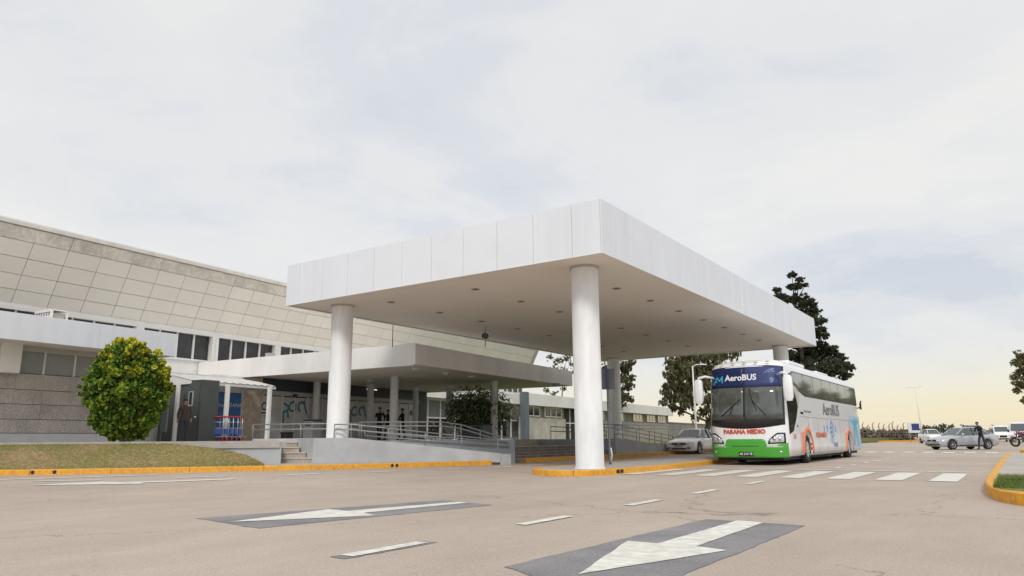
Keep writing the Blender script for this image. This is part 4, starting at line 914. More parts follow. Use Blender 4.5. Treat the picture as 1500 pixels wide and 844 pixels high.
def saloon(label, loc, rz, pm, L=4.6, W=1.78, H=1.46, group=None, name='saloon_car', hatch=False, badge=True, plate=True, front='grille', lamp_c=None):
    """front towards local -y"""
    t = thing(name, label, 'car', loc, rz, group); s = L/4.6; hw = W/2
    # (y, low z, shoulder z, centre z, half width at sill, half width at shoulder)
    prof = [(0, .34, .50, .54, .58, .62), (.05, .24, .60, .66, .72, .72), (.22, .2, .68, .76, .83, .80), (.6, .2, .75, .86, .88, .83), (1.15, .2, .84, .95, .89, .85), (1.5, .2, .89, .985, .89, .855), (2.4, .2, .92, .95, .89, .86), (3.3, .2, .94, .96, .89, .86), (3.75, .2, .97, 1.04, .89, .84), (4.2, .22, .97, 1.05, .87, .80), (4.48, .28, .94, 1.01, .80, .74), (4.6, .36, .84, .88, .70, .68)]
    secs = []
    for y, zl, zs, zc_, wl2, ws in prof:
        k = hw/.89; wl2 *= k; ws *= k; z = H/1.46
        half = [(0, zl), (wl2*.85, zl), (wl2*.97, zl+.06), (wl2, .5*(zl+zs)), (wl2*.985, zs-.10), (ws, zs), (ws*.8, zs+(zc_-zs)*.6), (ws*.4, zs+(zc_-zs)*.92), (0, zc_)]
        ring = [(x, y*s, zz*z) for x, zz in half]+[(-x, y*s, zz*z) for x, zz in half[-2:0:-1]]; secs.append(ring)
    body = loft(secs).build('body', pm, t); weld(body)
    R = .335; fy, ry = .86*s, 3.58*s
    bake_bool(body, [cutter_cyl(-hw-.2, -hw+.32, fy, R, R+.055), cutter_cyl(hw-.32, hw+.2, fy, R, R+.055), cutter_cyl(-hw-.2, -hw+.32, ry, R, R+.055), cutter_cyl(hw-.32, hw+.2, ry, R, R+.055)])
    for sx in (-1, 1):
        for yy in (fy, ry): wheel(t, (sx*(hw-.13), yy, R), R, .21, sx)
    # greenhouse
    rear_y = 3.95 if not hatch else 4.35; rr = 3.35 if not hatch else 4.0
    gb = [(1.32, .965, .66), (2.0, .93, .80), (3.0, .945, .80), (rear_y, 1.03, .66)]; gt = [(2.02, H/1.46*1.40, .50), (2.25, 1.445, .56), (3.0, 1.45, .56), (rr, 1.37, .50)]
    k = hw/.89; z = H/1.46; nb_ = len(gb)
    vb = [[(sx*w*k, y*s, zz*z-.02) for y, zz, w in gb] for sx in (1, -1)]; vt = [[(sx*w*k, y*s, (zz if i else 1.40)*z) for i, (y, zz, w) in enumerate(gt)] for sx in (1, -1)]
    mb = MB(); vs = vb[0]+vt[0]+vb[1]+vt[1]; fs = []
    for i in range(3): fs += [(i, i+1, 5+i, 4+i), (9+i, 8+i, 12+i, 13+i)]
    fs += [(0, 4, 12, 8), (3, 11, 15, 7)]; mb.add(vs, fs); gl = mb.build('windows', CARGLASS, t)
    mb = MB(); roof = []
    for i, (y, zz, w) in enumerate(gt):
        zz = (zz if i else 1.40)*z; w *= k; roof.append([(-w-.03, y*s, zz-.03), (-w, y*s, zz+.0), (-w*.5, y*s, zz+.028), (0, y*s, zz+.035), (w*.5, y*s, zz+.028), (w, y*s, zz), (w+.03, y*s, zz-.03), (w*.9, y*s, zz-.05), (0, y*s, zz-.03), (-w*.9, y*s, zz-.05)])
    loft(roof).build('roof', pm, t)
    for sx in (0, 1):
        B_, T_ = vb[sx], vt[sx]; o_ = .012*(1 if sx == 0 else -1)
        for i, r in ((0, .035), (3, .05)): MB().tube([Vector(B_[i])+Vector((o_, 0, 0)), Vector(T_[i])+Vector((o_, 0, .0))], r, 6).build('pillar', pm, t)
        for f in (.47,): 
            a = Vector(B_[1]).lerp(Vector(B_[2]), f+.1); b = Vector(T_[1]).lerp(Vector(T_[2]), f); MB().tube([a+Vector((o_*1.5, 0, 0)), b+Vector((o_*1.5, 0, 0))], .032, 4).build('pillar', BLACKG, t)
        sx_ = 1 if sx == 0 else -1
        m_ = MB(); m_.lathe([(.001, -.05), (.07, -.035), (.085, .02), (.06, .07), (.001, .08)], (sx_*(hw*1.02+.03), 1.62*s, 1.0*z), 'x', 12).build('wing_mirror', pm, t)
        for yy in (1.55, 2.55, 3.3): MB().box((sx_*hw*.985-.004, yy*s, .36), (sx_*hw*.985+.004, yy*s+.008, .88*z)).build('door_seam', BLACK, t)
        for yy in (2.3, 3.1): MB().box((sx_*(hw*.975)-.02, yy*s, .79*z), (sx_*(hw*.975)+.02, yy*s+.17, .815*z)).build('door_handle', pm, t)
        MB().box((sx_*hw*.98-.03, 1.2*s, .25), (sx_*hw*.98+.012, 3.22*s, .30)).build('sill_trim', BLACKG, t)
        # lamps
        mb = MB(); mb.add([(sx_*.40*k, -.005*s, .655), (sx_*.78*k, .24*s, .70), (sx_*.80*k, .30*s, .60), (sx_*.66*k, .06*s, .56), (sx_*.42*k, -.015*s, .58)], [(0, 1, 2, 3, 4)] if sx_ > 0 else [(4, 3, 2, 1, 0)])
        for v in range(len(mb.v)): x, y, zz = mb.v[v]; mb.v[v] = (x*1.02, y-.02, zz*z)
        mb.build('headlight', HL, t)
        MB().box((sx_*.50*k-.14, 4.56*s, .74*z), (sx_*.50*k+.14, 4.615*s, .90*z)).build('tail_light', RL, t)
        MB().box((sx_*.56*k-.11, -.02, .33), (sx_*.56*k+.09, .07, .40)).build('fog_lamp', BLACKG, t)
    MB().box((-.40*k, -.035, .575*z), (.40*k, .03, .655*z)).build('grille', BLACKG, t)
    MB().box((-.40*k, -.042, .655*z), (.40*k, .03, .668*z)).build('grille_bar', CHROME, t)
    MB().box((-.40*k, -.03, .29), (.40*k, .05, .37)).build('lower_grille', BLACK, t)
    if plate: MB().box((-.23, -.055, .43), (.23, -.036, .54)).build('licence_plate', mat('plate', (.45, .46, .48), .5), t)
    if badge: MB().lathe([(.001, -.05), (.06, -.05), (.065, -.03)], (0, 0, .62*z), 'y', 14).build('badge', CHROME, t)
    return t
PWHITE = paint('car_white', (.88, .885, .89)); PSILV = paint('car_silver', (.46, .48, .52), metal=.35, rough=.3); PBLACK = paint('car_black', (.03, .03, .035)); PPLUM = paint('car_plum', (.33, .26, .32))
jx = atD(984, 667, 37.2)
saloon('white saloon with black grille parked at the kerb by the far ramp', (-15.0, 37.2, .02), radians(0), PWHITE, 4.55, 1.74, 1.38)
saloon('grey-blue saloon half hidden between the white saloon and the coach', (-14.3, 42.0, .06), 0, paint('car_bluegrey', (.42, .46, .48)), 4.4, 1.72, 1.45)
# silver saloon crossing: nose to the left
ph_ = radians(10); rh_ = Vector((cos(YAW), sin(YAW), 0)); wh_ = Vector((-sin(YAW), cos(YAW), 0))
hd = rh_*cos(ph_)+wh_*sin(ph_); pd_ = -rh_*sin(ph_)+wh_*cos(ph_)
sa = atD(1381, 658, 47.5); sa.z = 0; st0 = sa+pd_*.87; ang_ = math.atan2(hd.y, hd.x)-pi/2
saloon('silver saloon standing across the road with a man beside its rear door', (st0.x, st0.y, 0), ang_, PSILV, 4.55, 1.74, 1.45, name='saloon_car')

def van(label, loc, rz, pm, L=5.6, W=2.0, H=2.4, name='van', cat='van'):
    t = thing(name, label, cat, loc, rz); hw = W/2; secs = []
    prof = [(0, .4, .95, .8), (.08, .3, 1.1, .94), (.6, .28, 1.28, .99), (.95, .28, 1.45, .99), (1.75, .28, H-.06, .97), (2.3, .28, H, .97), (L-.15, .28, H, .97), (L, .32, H-.12, .94)]
    for y, zl, zt_, w in prof:
        w *= hw; r = .16; half = [(0, zl), (w*.95, zl), (w, zl+.12), (w, min(zt_-r, 1.3)), (w*.97, zt_-r), (w*.86, zt_-.03), (w*.5, zt_), (0, zt_+.01)]
        secs.append([(x, y, zz) for x, zz in half]+[(-x, y, zz) for x, zz in half[-2:0:-1]])
    b = loft(secs).build('body', pm, t); weld(b)
    bake_bool(b, [cutter_cyl(a, c, yy, .36, .42) for yy in (.95, L-1.1) for a, c in ((-hw-.2, -hw+.3), (hw-.3, hw+.2))])
    for sx in (-1, 1):
        for yy in (.95, L-1.1): wheel(t, (sx*(hw-.14), yy, .36), .36, .22, sx, 5)
        n = 3
        for k in range(n):
            ya = 1.95+k*(L-2.3)/n; MB().box((sx*hw*.985-.008, ya, 1.4), (sx*hw*.985+.008, ya+(L-2.3)/n-.12, H-.38)).build('side_window', CARGLASS, t)
        MB().box((sx*(hw+.12)-.09, 1.45, 1.3), (sx*(hw+.12)+.09, 1.53, 1.62)).build('wing_mirror', BLACK, t)
        MB().box((sx*.72*hw-.14, -.02, .8), (sx*.72*hw+.14, .06, 1.0)).build('headlight', HL, t)
    mb = MB(); w = hw*.86; mb.add([(-w, .93, 1.47), (w, .93, 1.47), (w*.92, 1.66, H-.22), (-w*.92, 1.66, H-.22)], [(0, 1, 2, 3)]); 
    mb.v = [(x, y-.05, z_+.02) for x, y, z_ in mb.v]; mb.build('windscreen', CARGLASS, t)
    MB().box((-.45, -.03, .62), (.45, .05, .92)).build('grille', BLACK, t); MB().box((-.8*hw, -.04, .36), (.8*hw, .06, .52)).build('bumper', BLACK, t)
    return t
p = atD(1471, 647, 104); van('white van parked far off right of the silver saloon', (p.x, p.y, 0), radians(8), PWHITE, 5.4, 2.0, 2.35)
p = atD(1496, 650, 92); van('white minibus parked at the right edge behind the motorbike', (p.x, p.y, 0), radians(-3), PWHITE, 6.4, 2.3, 2.6, name='minibus', cat='minibus')
p = atD(1376, 647, 88); saloon('white and black car far behind the nose of the silver saloon', (p.x, p.y, 0), radians(25), PWHITE, 4.5, 1.85, 1.75, hatch=True, name='hatchback_car')
p = atD(1440, 647, 84); saloon('pale plum car showing only its roof behind the silver saloon', (p.x, p.y, 0), radians(20), PPLUM, 4.4, 2.0, 2.15, hatch=True, name='hatchback_car')
p = atD(1458, 647, 120); saloon('small dark car parked between the silver saloon and the vans', (p.x, p.y, 0), radians(10), PBLACK, 4.2, 1.7, 1.6, hatch=True, name='hatchback_car')

# ---- coach
BX, BY = -7.62, 24.75
bus = thing('coach', 'white and green coach with a blue banner in its windscreen at the island kerb', 'bus', (BX, BY, 0))
BWHITE = paint('coach_white', (.86, .875, .90), rough=.18, coat=.25, var=.03, scale=1); BGREEN = paint('coach_green', (.06, .38, .035), rough=.3); BLEN = 14.1; HW = 1.3
GLBUS = mat('coach_glass', (.085, .10, .095), .04, spec=.9, coat=.5, var=.5, scale=1.2); CABG = mat('cab_glass', (.02, .022, .022), .08, spec=.4); GBLK = mat('coach_black_panel', (.018, .018, .02), .2)
NAVY = mat('navy_banner', (.012, .024, .10), .35, spec=.3, coat=.15); NAVY2 = mat('navy_banner_light', (.045, .06, .18), .35, spec=.3, coat=.15)
def Fy(x, z):      # front surface: curved in plan, leaning back above the bumper
    u = min(1, abs(x)/HW); y = .10*u*u+.34*u**6
    y += .03*max(0, 1-(z-.25)/.3) if z < .55 else 0
    if z > 1.15: y += (z-1.15)*.13+.02*(z-1.15)**2
    if z > 3.25: y += ((z-3.25)/.3)**2*.45
    return y
def hwz(z): return HW*(1-.012*max(0, (.6-z)/.3) if z < .6 else 1) if z < 1.7 else HW-.045*(z-1.7)/1.6 if z < 3.3 else HW-.045-.0*(z-3.3)
def Sx(z): return hwz(z)
ringp = [(0, .26), (1.1, .26), (1.27, .30), (hwz(.6), .6), (hwz(1.1), 1.1), (hwz(1.7), 1.7), (hwz(2.4), 2.4), (hwz(3.0), 3.0), (hwz(3.2), 3.2), (1.235, 3.33), (1.16, 3.44), (1.0, 3.52), (.7, 3.56), (.35, 3.575), (0, 3.58)]
full = ringp+[(-x, z) for x, z in ringp[-2:0:-1]]
secs = [[(x, max(.0, 0)+Fy(x, z)+.0, z) for x, z in full]]
for y in (1.0, 2.0, 4.0, 6.0, 8.0, 10.0, 12.0, 13.5): secs.append([(x, y, z) for x, z in full])
secs.append([(x*.985, 13.9, z-(.03 if z > 3 else 0)) for x, z in full]); secs.append([(x*.93, 14.08, .3+(z-.3)*.975) for x, z in full])
n = len(full); mb = MB(); vs = [v for s_ in secs for v in s_]
mb.add(vs, [(i*n+k, i*n+(k+1) % n, (i+1)*n+(k+1) % n, (i+1)*n+k) for i in range(len(secs)-1) for k in range(n)], 0, True)
mb.add(secs[-1], [tuple(range(n))], 0)
# front cap strips between mirrored points
NX = 16; m_ = len(ringp); rowsF = []
for x, z in ringp: rowsF.append([( -x+2*x*k/NX, Fy(-x+2*x*k/NX, z), z) for k in range(NX+1)])
vs = [v for r_ in rowsF for v in r_]; mb.add(vs, [(i*(NX+1)+k, i*(NX+1)+k+1, (i+1)*(NX+1)+k+1, (i+1)*(NX+1)+k) for i in range(m_-1) for k in range(NX)], 0, True)
body = mb.build('body', BWHITE, bus); weld(body, 2e-3)
WR = .50; WY = (3.15, 10.95)
bake_bool(body, [cutter_cyl(a, b, yy, WR, .60) for yy in WY for a, b in ((-HW-.2, -HW+.42), (HW-.42, HW+.2))])
for p_ in body.data.polygons: p_.use_smooth = True
def fpatch(name, m, x0, x1, zb, zt_, off=.012, nx=14, nz=5, par=bus, xf=None):
    """a fitted panel following the curved front"""
    zb = zb if callable(zb) else (lambda x, v=zb: v); zt_ = zt_ if callable(zt_) else (lambda x, v=zt_: v); mb = MB(); vs = []
    for j in range(nz+1):
        for i in range(nx+1):
            x = x0+(x1-x0)*i/nx; z = zb(x)+(zt_(x)-zb(x))*j/nz; y = Fy(x, z)-off; vs.append((x, y, z))
    k = len(vs); vs2 = [(x, y+off+.02, z) for x, y, z in vs]
    fs = [(j*(nx+1)+i, j*(nx+1)+i+1, (j+1)*(nx+1)+i+1, (j+1)*(nx+1)+i) for j in range(nz) for i in range(nx)]
    ed = [i for i in range(nx+1)]+[(j)*(nx+1)+nx for j in range(1, nz+1)]+[nz*(nx+1)+i for i in range(nx-1, -1, -1)]+[j*(nx+1) for j in range(nz-1, 0, -1)]
    fs += [(ed[i], ed[(i+1) % len(ed)], ed[(i+1) % len(ed)]+k, ed[i]+k)[::-1] for i in range(len(ed))]
    mb.add(vs+vs2, fs, 0, False); o = mb.build(name, m, par)
    for p_ in o.data.polygons[:nx*nz]: p_.use_smooth = True
    return o
XW = 1.2
ztop = lambda x: 3.30-.05*(abs(x)/XW)**4; zbl = lambda x: 1.50+.02*(abs(x)/XW)**2
fpatch('screen_surround', GBLK, -1.25, 1.25, lambda x: 1.20+.12*(abs(x)/XW)**2, lambda x: ztop(x)+.04, .006, 20, 8)
wsl = fpatch('windscreen', GLBUS, -1.2, -.012, zbl, 2.60, .014); wsr = fpatch('windscreen', GLBUS, .012, 1.2, zbl, 2.60, .014)
fpatch('banner', NAVY, -1.2, -.012, 2.602, ztop, .016); fpatch('banner', NAVY2, .012, 1.2, 2.602, ztop, .016)
# the screen glass is opaque, with a mottled base colour
def front_text(txt, x, z, size, m, bold=.004, sx=1.0, shear=0, off=.022, par=bus):
    me = text_mesh(txt, size, bold, .002, shear); me.materials.append(m)
    def f(c):
        X = x+c.x*sx; Z = z+c.y; return Vector((X, Fy(X, Z)-off-c.z, Z))
    remap(me, f); return link(me, 'lettering', par)
LW = mat('lettering_white', (.85, .86, .88), .4); LR = mat('lettering_red', (.62, .08, .03), .4); CY = mat('logo_cyan', (.05, .45, .62), .4); LG = mat('lettering_pale_blue', (.18, .30, .55), .4)
front_text('AeroBUS', -.10, 2.93, .285, LW, .007)
front_text('PARANA MEDIO', -.02, 1.10, .19, LR, .010, 1.02)
front_text('9', .93, 2.80, .26, LG, .004)
def front_strokes(lines, x, z, s, w, m, name='logo', off=.022):
    mb = MB()
    for L in lines:
        for a, b in zip(L[:-1], L[1:]):
            a, b = Vector(a)*s, Vector(b)*s; t = (b-a).normalized(); n_ = Vector((-t.y, t.x))*w/2; e = t*w*.4
            q = [a-n_-e, b-n_+e, b+n_+e, a+n_-e]; mb.add([(x+v.x, Fy(x+v.x, z+v.y)-off-random.uniform(0, .001), z+v.y) for v in q], [(0, 1, 2, 3)])
    mb.build(name, m, bus)
front_strokes([[(0, .08), (.9, .08)], [(.2, -.35), (.62, .35), (.95, .0), (1.25, .42), (1.25, -.2)], [(.2, .35), (.62, -.12)]], -1.16, 2.86, .33, .045, CY)
front_strokes([[(0, 0), (.5, .35), (.9, .42)], [(.35, .1), (.9, .12), (.6, .3)]], .70, 3.06, .35, .02, LG, 'aircraft_print')
fpatch('seal', BLACK, -.014, .014, 1.60, ztop, .020, 2, 8)
# wipers
for x0, z0, x1, z1, x2, z2 in ((.72, 1.64, .28, 2.15, .20, 2.55), (-.78, 1.62, -.35, 2.0, -.1, 2.2)):
    mb = MB(); f_ = lambda X, Z: (X, Fy(X, Z)-.045, Z); mb.tube([f_(x0, z0), f_(x1, z1)], .014, 6); mb.tube([f_(x1+(x1-x0)*-.35, z1-.35), f_(x1, z1), f_(x2, z2)], .011, 6); mb.build('wiper', BLACK, bus)
# no interior is built behind the screen; green bumper with raised middle
zg = lambda x: .86 if abs(x) < .62 else .86-.22*smoothstep((abs(x)-.62)/.10)+.10*smoothstep((abs(x)-.85)/.5)
fpatch('bumper', BGREEN, -1.29, 1.29, .255, zg, .022, 40, 8)
fpatch('bumper_groove_shade', mat('green_shadow', (.02, .13, .02), .5), -.45, .45, .62, .64, .030, 8, 1)  # raised dark green strip paints the shade of a groove that isn't cut
for sx in (-1, 1):
    a, b = sorted((sx*.66, sx*1.16)); 
    fpatch('bumper_trim', mat('pale_trim', (.55, .60, .50), .4), a, b, .585, .615, .032, 8, 1)
    zl0 = lambda x: .70+.10*((abs(x)-.62)/.6); 
    fpatch('headlight_housing', BLACKG, *sorted((sx*.74, sx*1.24)), lambda x: .70+.04*max(0, (abs(x)-.74)), lambda x: .76+.30*min(1, max(0, (abs(x)-.74)/.30))**.7, .026, 10, 3)
    o = fpatch('headlight', HL, *sorted((sx*.80, sx*1.20)), lambda x: .735+.04*max(0, (abs(x)-.74)), lambda x: .76+.25*min(1, max(0, (abs(x)-.76)/.30))**.7, .034, 10, 3)
    for k, xx in enumerate((.93, 1.08)): MB().lathe([(.001, -.012), (.055, -.012), (.062, .01)], (sx*xx, Fy(xx, .86)-.04, .86), 'y', 14).build('bulb_reflector', CHROME, o)
    MB().lathe([(.001, -.01), (.05, -.01), (.06, .03)], (sx*1.08, Fy(1.08, .42)-.03, .43), 'y', 14).build('fog_lamp', CHROME, bus)
    # drooping mirrors
    mx = sx*(1.52); mt = MB(); 
    mt.tube([(sx*1.1, .42, 2.98), (sx*1.32, .18, 3.03), (mx, .05, 2.98), (mx, .03, 2.85)], .045, 8); mt.build('mirror_arm', BWHITE, bus)
    ring = []
    for zz, wx, wy in ((2.92, .09, .07), (2.85, .14, .11), (2.5, .155, .12), (2.2, .15, .11), (2.08, .10, .07)):
        ring.append([(mx+wx*math.copysign(abs(cos(a))**.6, cos(a)), .04+wy*math.copysign(abs(sin(a))**.6, sin(a)), zz) for a in [2*pi*k/16 for k in range(16)]])
    o = loft(ring).build('mirror_housing', BWHITE, bus); MB().box((mx-.12, .155, 2.2), (mx+.12, .175, 2.8)).build('mirror_glass', CHROME, o)
fpatch('licence_plate', mat('plate_black', (.03, .03, .04), .4), -.24, .24, .30, .44, .034, 4, 1); front_text('AE 310 YS', 0, .37, .10, LW, .002, 1, 0, .045)
for k in range(5): MB().box((-.8+k*.4-.05, .42, 3.44), (-.8+k*.4+.05, .52, 3.475)).build('marker_light', mat('amber', (.5, .45, .35), .3), bus)
MB().box((-.85, 3.2, 3.56), (.85, 5.6, 3.74)).build('roof_unit', BWHITE, bus, .06)
MB().box((-.8, 8.0, 3.56), (.8, 10.2, 3.68)).build('roof_hatch', BWHITE, bus, .05)
def clipz(pts, z0, z1):
    for lim, sg in ((z0, 1), (z1, -1)):
        out = []
        for i in range(len(pts)):
            a, b = pts[i], pts[(i+1) % len(pts)]; da, db = sg*(a[1]-lim), sg*(b[1]-lim)
            if da >= 0: out.append(a)
            if (da > 0 > db) or (da < 0 < db): t = da/(da-db); out.append((a[0]+(b[0]-a[0])*t, a[1]+(b[1]-a[1])*t))
        pts = out
        if len(pts) < 3: return []
    return pts
def spatch(name, m, pts, off=.006, side=1, par=bus, th=.01):
    """fitted panel on the coach side, following its section; pts are (y, z)"""
    A = sum(pts[i][0]*pts[(i+1) % len(pts)][1]-pts[(i+1) % len(pts)][0]*pts[i][1] for i in range(len(pts)))
    if (A < 0) == (side > 0): pts = pts[::-1]
    mb = MB(); zc_ = [0, .6, 1.1, 1.7, 2.4, 3.0, 3.2, 9]
    for z0, z1 in zip(zc_[:-1], zc_[1:]):
        q = clipz(pts, z0, z1)
        if len(q) >= 3: mb.add([(side*(Sx(z)+off), y, z) for y, z in q], [tuple(range(len(q)))])
    n = len(pts); mb.add([(side*(Sx(z)+off), y, z) for y, z in pts]+[(side*(Sx(z)-th), y, z) for y, z in pts], [(i, n+i, n+(i+1) % n, (i+1) % n) for i in range(n)])
    return mb.build(name, m, par)
def rrect(y0, y1, z0, z1, r=.1):
    out = []
    for cy_, cz_, a0 in ((y1-r, z1-r, 0), (y0+r, z1-r, 90), (y0+r, z0+r, 180), (y1-r, z0+r, 270)):
        for k in range(4): a = radians(a0+k*30); out.append((cy_+r*cos(a), cz_+r*sin(a)))
    return out
SG_ = mat('coach_side_glass', (.13, .14, .125), .05, spec=.9, coat=.4, var=.35, scale=1.5)
for side in (1, -1):
    spatch('window_band', GBLK, [(1.05, 2.78), (1.3, 3.08), (1.8, 3.2), (13.55, 3.2), (13.7, 3.1), (13.7, 2.42), (13.55, 2.36), (3.3, 2.36), (2.9, 2.42)], .004, side)
    ws_ = [(1.4, 3.15), (3.2, 4.75), (4.8, 6.35), (6.4, 7.95), (8.0, 9.55), (9.6, 11.1), (11.15, 12.5), (12.55, 13.6)]
    for i, (a, b) in enumerate(ws_):
        pts = rrect(a, b, 2.42, 3.15, .08) if i else [(1.45, 2.90), (1.6, 3.05), (1.9, 3.15), (3.1, 3.15), (3.15, 3.1), (3.15, 2.46), (2.95, 2.5), (2.3, 2.72)]
        spatch('side_window', SG_, pts, .010, side)
    spatch('cab_window', CABG, [(.62, 2.62), (1.35, 2.62), (1.75, 2.48), (2.0, 2.2), (2.05, 1.95), (1.7, 1.55), (1.2, 1.12), (.62, 1.0)], .008, side)
    SV = mat('silver_trim', (.50, .47, .43), .35); cps = [(.62, 2.66), (1.36, 2.66), (1.79, 2.51), (2.04, 2.22), (2.09, 1.95)]; cpo = [(.62, 2.74), (1.45, 2.75), (2.15, 2.62), (2.5, 2.40), (2.14, 1.93)]
    for a, b, c, d in zip(cps[:-1], cps[1:], cpo[1:], cpo[:-1]): spatch('cab_window_surround', SV, [a, b, c, d], .009, side)
    for yy in WY:
        ar = []; 
        for k in range(13): a = radians(-8+196*k/12); ar.append((yy+.60*cos(a), WR+.62*sin(a)*1.02))
        arc_o = [(yy+.72*cos(radians(-12+204*k/12)), WR+.76*sin(radians(-12+204*k/12))) for k in range(13)]
        mb = MB(); vs = []
        for (a, b), (c, d) in zip(ar, arc_o): vs += [(side*(Sx(b)+.03), a, b), (side*(Sx(d)+.035), c, d), (side*(Sx(d)-.01), c, d), (side*(Sx(b)-.10), a, b)]
        mb.add(vs, [(i*4+j, (i+1)*4+j, (i+1)*4+(j+1) % 4, i*4+(j+1) % 4)[::side] for i in range(12) for j in range(4)], 0, True)
        mb.build('wheel_arch_trim', mat('orange_trim', (.80, .24, .09), .45), bus)
        wheel(bus, (side*(HW-.17), yy, WR), WR, .28, side, 10, mat('steel_wheel', (.62, .62, .60), .4, metal=.4), .60)
    MB().box((side*(HW-.62)-.13, WY[1]-.50, .02), (side*(HW-.62)+.13, WY[1]+.5, 1.0)).build('inner_tyre', TYRE, bus, .06)
    # luggage-bay seams
    spatch('trim_line', mat('seam_grey', (.35, .35, .36), .5), [(2.2, 1.62), (13.6, 1.62), (13.6, 1.635), (2.2, 1.635)], .008, side)
    for yy in (3.4, 4.9, 6.4, 7.9, 9.1, 11.0, 12.4): spatch('panel_seam', mat('seam_grey', (.35, .35, .36)), [(yy, .42), (yy+.012, .42), (yy+.012, 1.61), (yy, 1.61)], .007, side)
    spatch('sill', mat('sill_grey', (.30, .30, .30), .5), [(3.3, .27), (9.3, .27), (9.3, .33), (3.3, .33)], .008, side)
def side_text(txt, y, z, size, m, bold=.004, sx=1., off=.014):
    me = text_mesh(txt, size, bold, .002); me.materials.append(m)
    remap(me, lambda c: Vector((Sx(z+c.y)+off+c.z, y+c.x*sx, z+c.y))); return link(me, 'lettering', bus)
TXG = mat('lettering_grey', (.16, .17, .19), .5)
side_text('AeroBUS', 7.6, 1.98, .66, TXG, .006, 1.25); side_text('PARANA MEDIO', 5.35, .98, .26, mat('lettering_orange', (.62, .17, .06), .4), .006, .95)
side_text('101', 1.3, .93, .22, mat('lettering_orange', (.62, .17, .06), .4)); side_text('Terminal - Aeropuerto', 3.4, 1.83, .12, TXG, 0)
side_text('Paraná', 7.9, .62, .3, LG, .006)
CYB = mat('wrap_cyan', (.12, .42, .60), .35); CYP = mat('wrap_pale', (.42, .58, .70), .35)
spatch('wrap_panel', CYP, [(11.15, .36), (13.75, .36), (13.75, 1.85), (11.15, 1.85)], .006)
spatch('wrap_print', CYB, [(11.9, .5), (12.2, .5), (12.55, 1.35), (12.9, .5), (13.2, .5), (12.85, 1.45), (13.5, 1.6), (12.7, 1.72), (12.45, 1.8), (12.3, 1.6), (11.4, 1.7), (12.2, 1.45)], .010)
WB = mat('wrap_blue', (.16, .24, .55), .35)
for (a, b, c, d) in ((7.0, 1.02, 7.45, 1.12), (7.05, 1.2, 7.5, 1.3), (7.1, 1.38, 7.4, 1.5), (7.2, .84, 7.45, .94), (7.6, .9, 7.68, 1.45)): spatch('wrap_print', WB, [(a, b), (c, b+.06), (c, d+.06), (a, d)], .010)
spatch('wrap_print', CYP, [(6.9, .8), (7.25, .62), (7.7, .8), (7.72, 1.4), (7.3, 1.66), (6.92, 1.4)], .008)
for yy in (5.9, 6.5, 8.05): spatch('wrap_print', mat('wrap_blue', (.10, .16, .45)), [(yy, 1.1), (yy+.10, 1.1), (yy+.10, 1.35), (yy, 1.35)], .010)
spatch('side_lamp', BLACKG, [(2.35, 1.72), (2.75, 1.72), (2.75, 1.79), (2.35, 1.79)], .012); spatch('fuel_flap', BLACKG, [(1.75, 1.25), (1.83, 1.25), (1.83, 1.33), (1.75, 1.33)], .012)
mb = MB(); mb.tube([(1.2, 14.0, 2.25), (1.36, 14.1, 2.3), (1.38, 14.12, 2.5), (1.42, 14.12, 2.62)], .035, 6); mb.box((1.34, 14.06, 2.2), (1.42, 14.16, 2.5)); mb.build('rear_bracket', BLACK, bus)
MB().box((-1.0, 13.99, 2.3), (1.0, 14.1, 3.1)).build('rear_window', GLBUS, bus); MB().box((-1.1, .4, .16), (1.1, 13.7, .30)).build('chassis', BLACK, bus)
for sx in (-1, 1): MB().box((sx*1.08-.1, 14.02, .8), (sx*1.08+.1, 14.12, 1.5)).build('tail_light', RL, bus)

# ------------------------------------------------------------------ street furniture
def lamp_post(label, loc, h, rz, arms):
    t = thing('lamp_post', label, 'street lamp', loc, rz, 'slim white street lamps')
    MB().tube([(0, 0, 0), (0, 0, h*.5), (0, 0, h)], .085, 10, r2=.045).build('pole', FRAMEW, t); MB().lathe([(.18, 0), (.18, .03), (.09, .06)], (0, 0, 0), n=12).build('base_plate', METAL, t)
    for s in arms:
        MB().tube([(0, 0, h-.05), (s*.25, 0, h+.08), (s*.55, 0, h+.1)], .035, 6).build('arm', FRAMEW, t); MB().box((s*.5 if s > 0 else s*1.0, -.09, h+.06), (s*1.0 if s > 0 else s*.5, .09, h+.13)).build('lamp_head', FRAMEW, t, .02)
    return t
p = atD(1020.5, 640, 50); lamp_post('slim white lamp post with one short arm left of the coach mirror', (p.x, p.y, 0), atD(1019, 534, 50).z, YAW, (1,))
p = atD(1352, 642, 96); o = lamp_post('far white lamp post with two heads beside the blue and white board', (p.x, p.y, 0), atD(1345, 567, 96).z, YAW, (1, -1)); o.rotation_euler = (0, radians(-2.2), YAW)
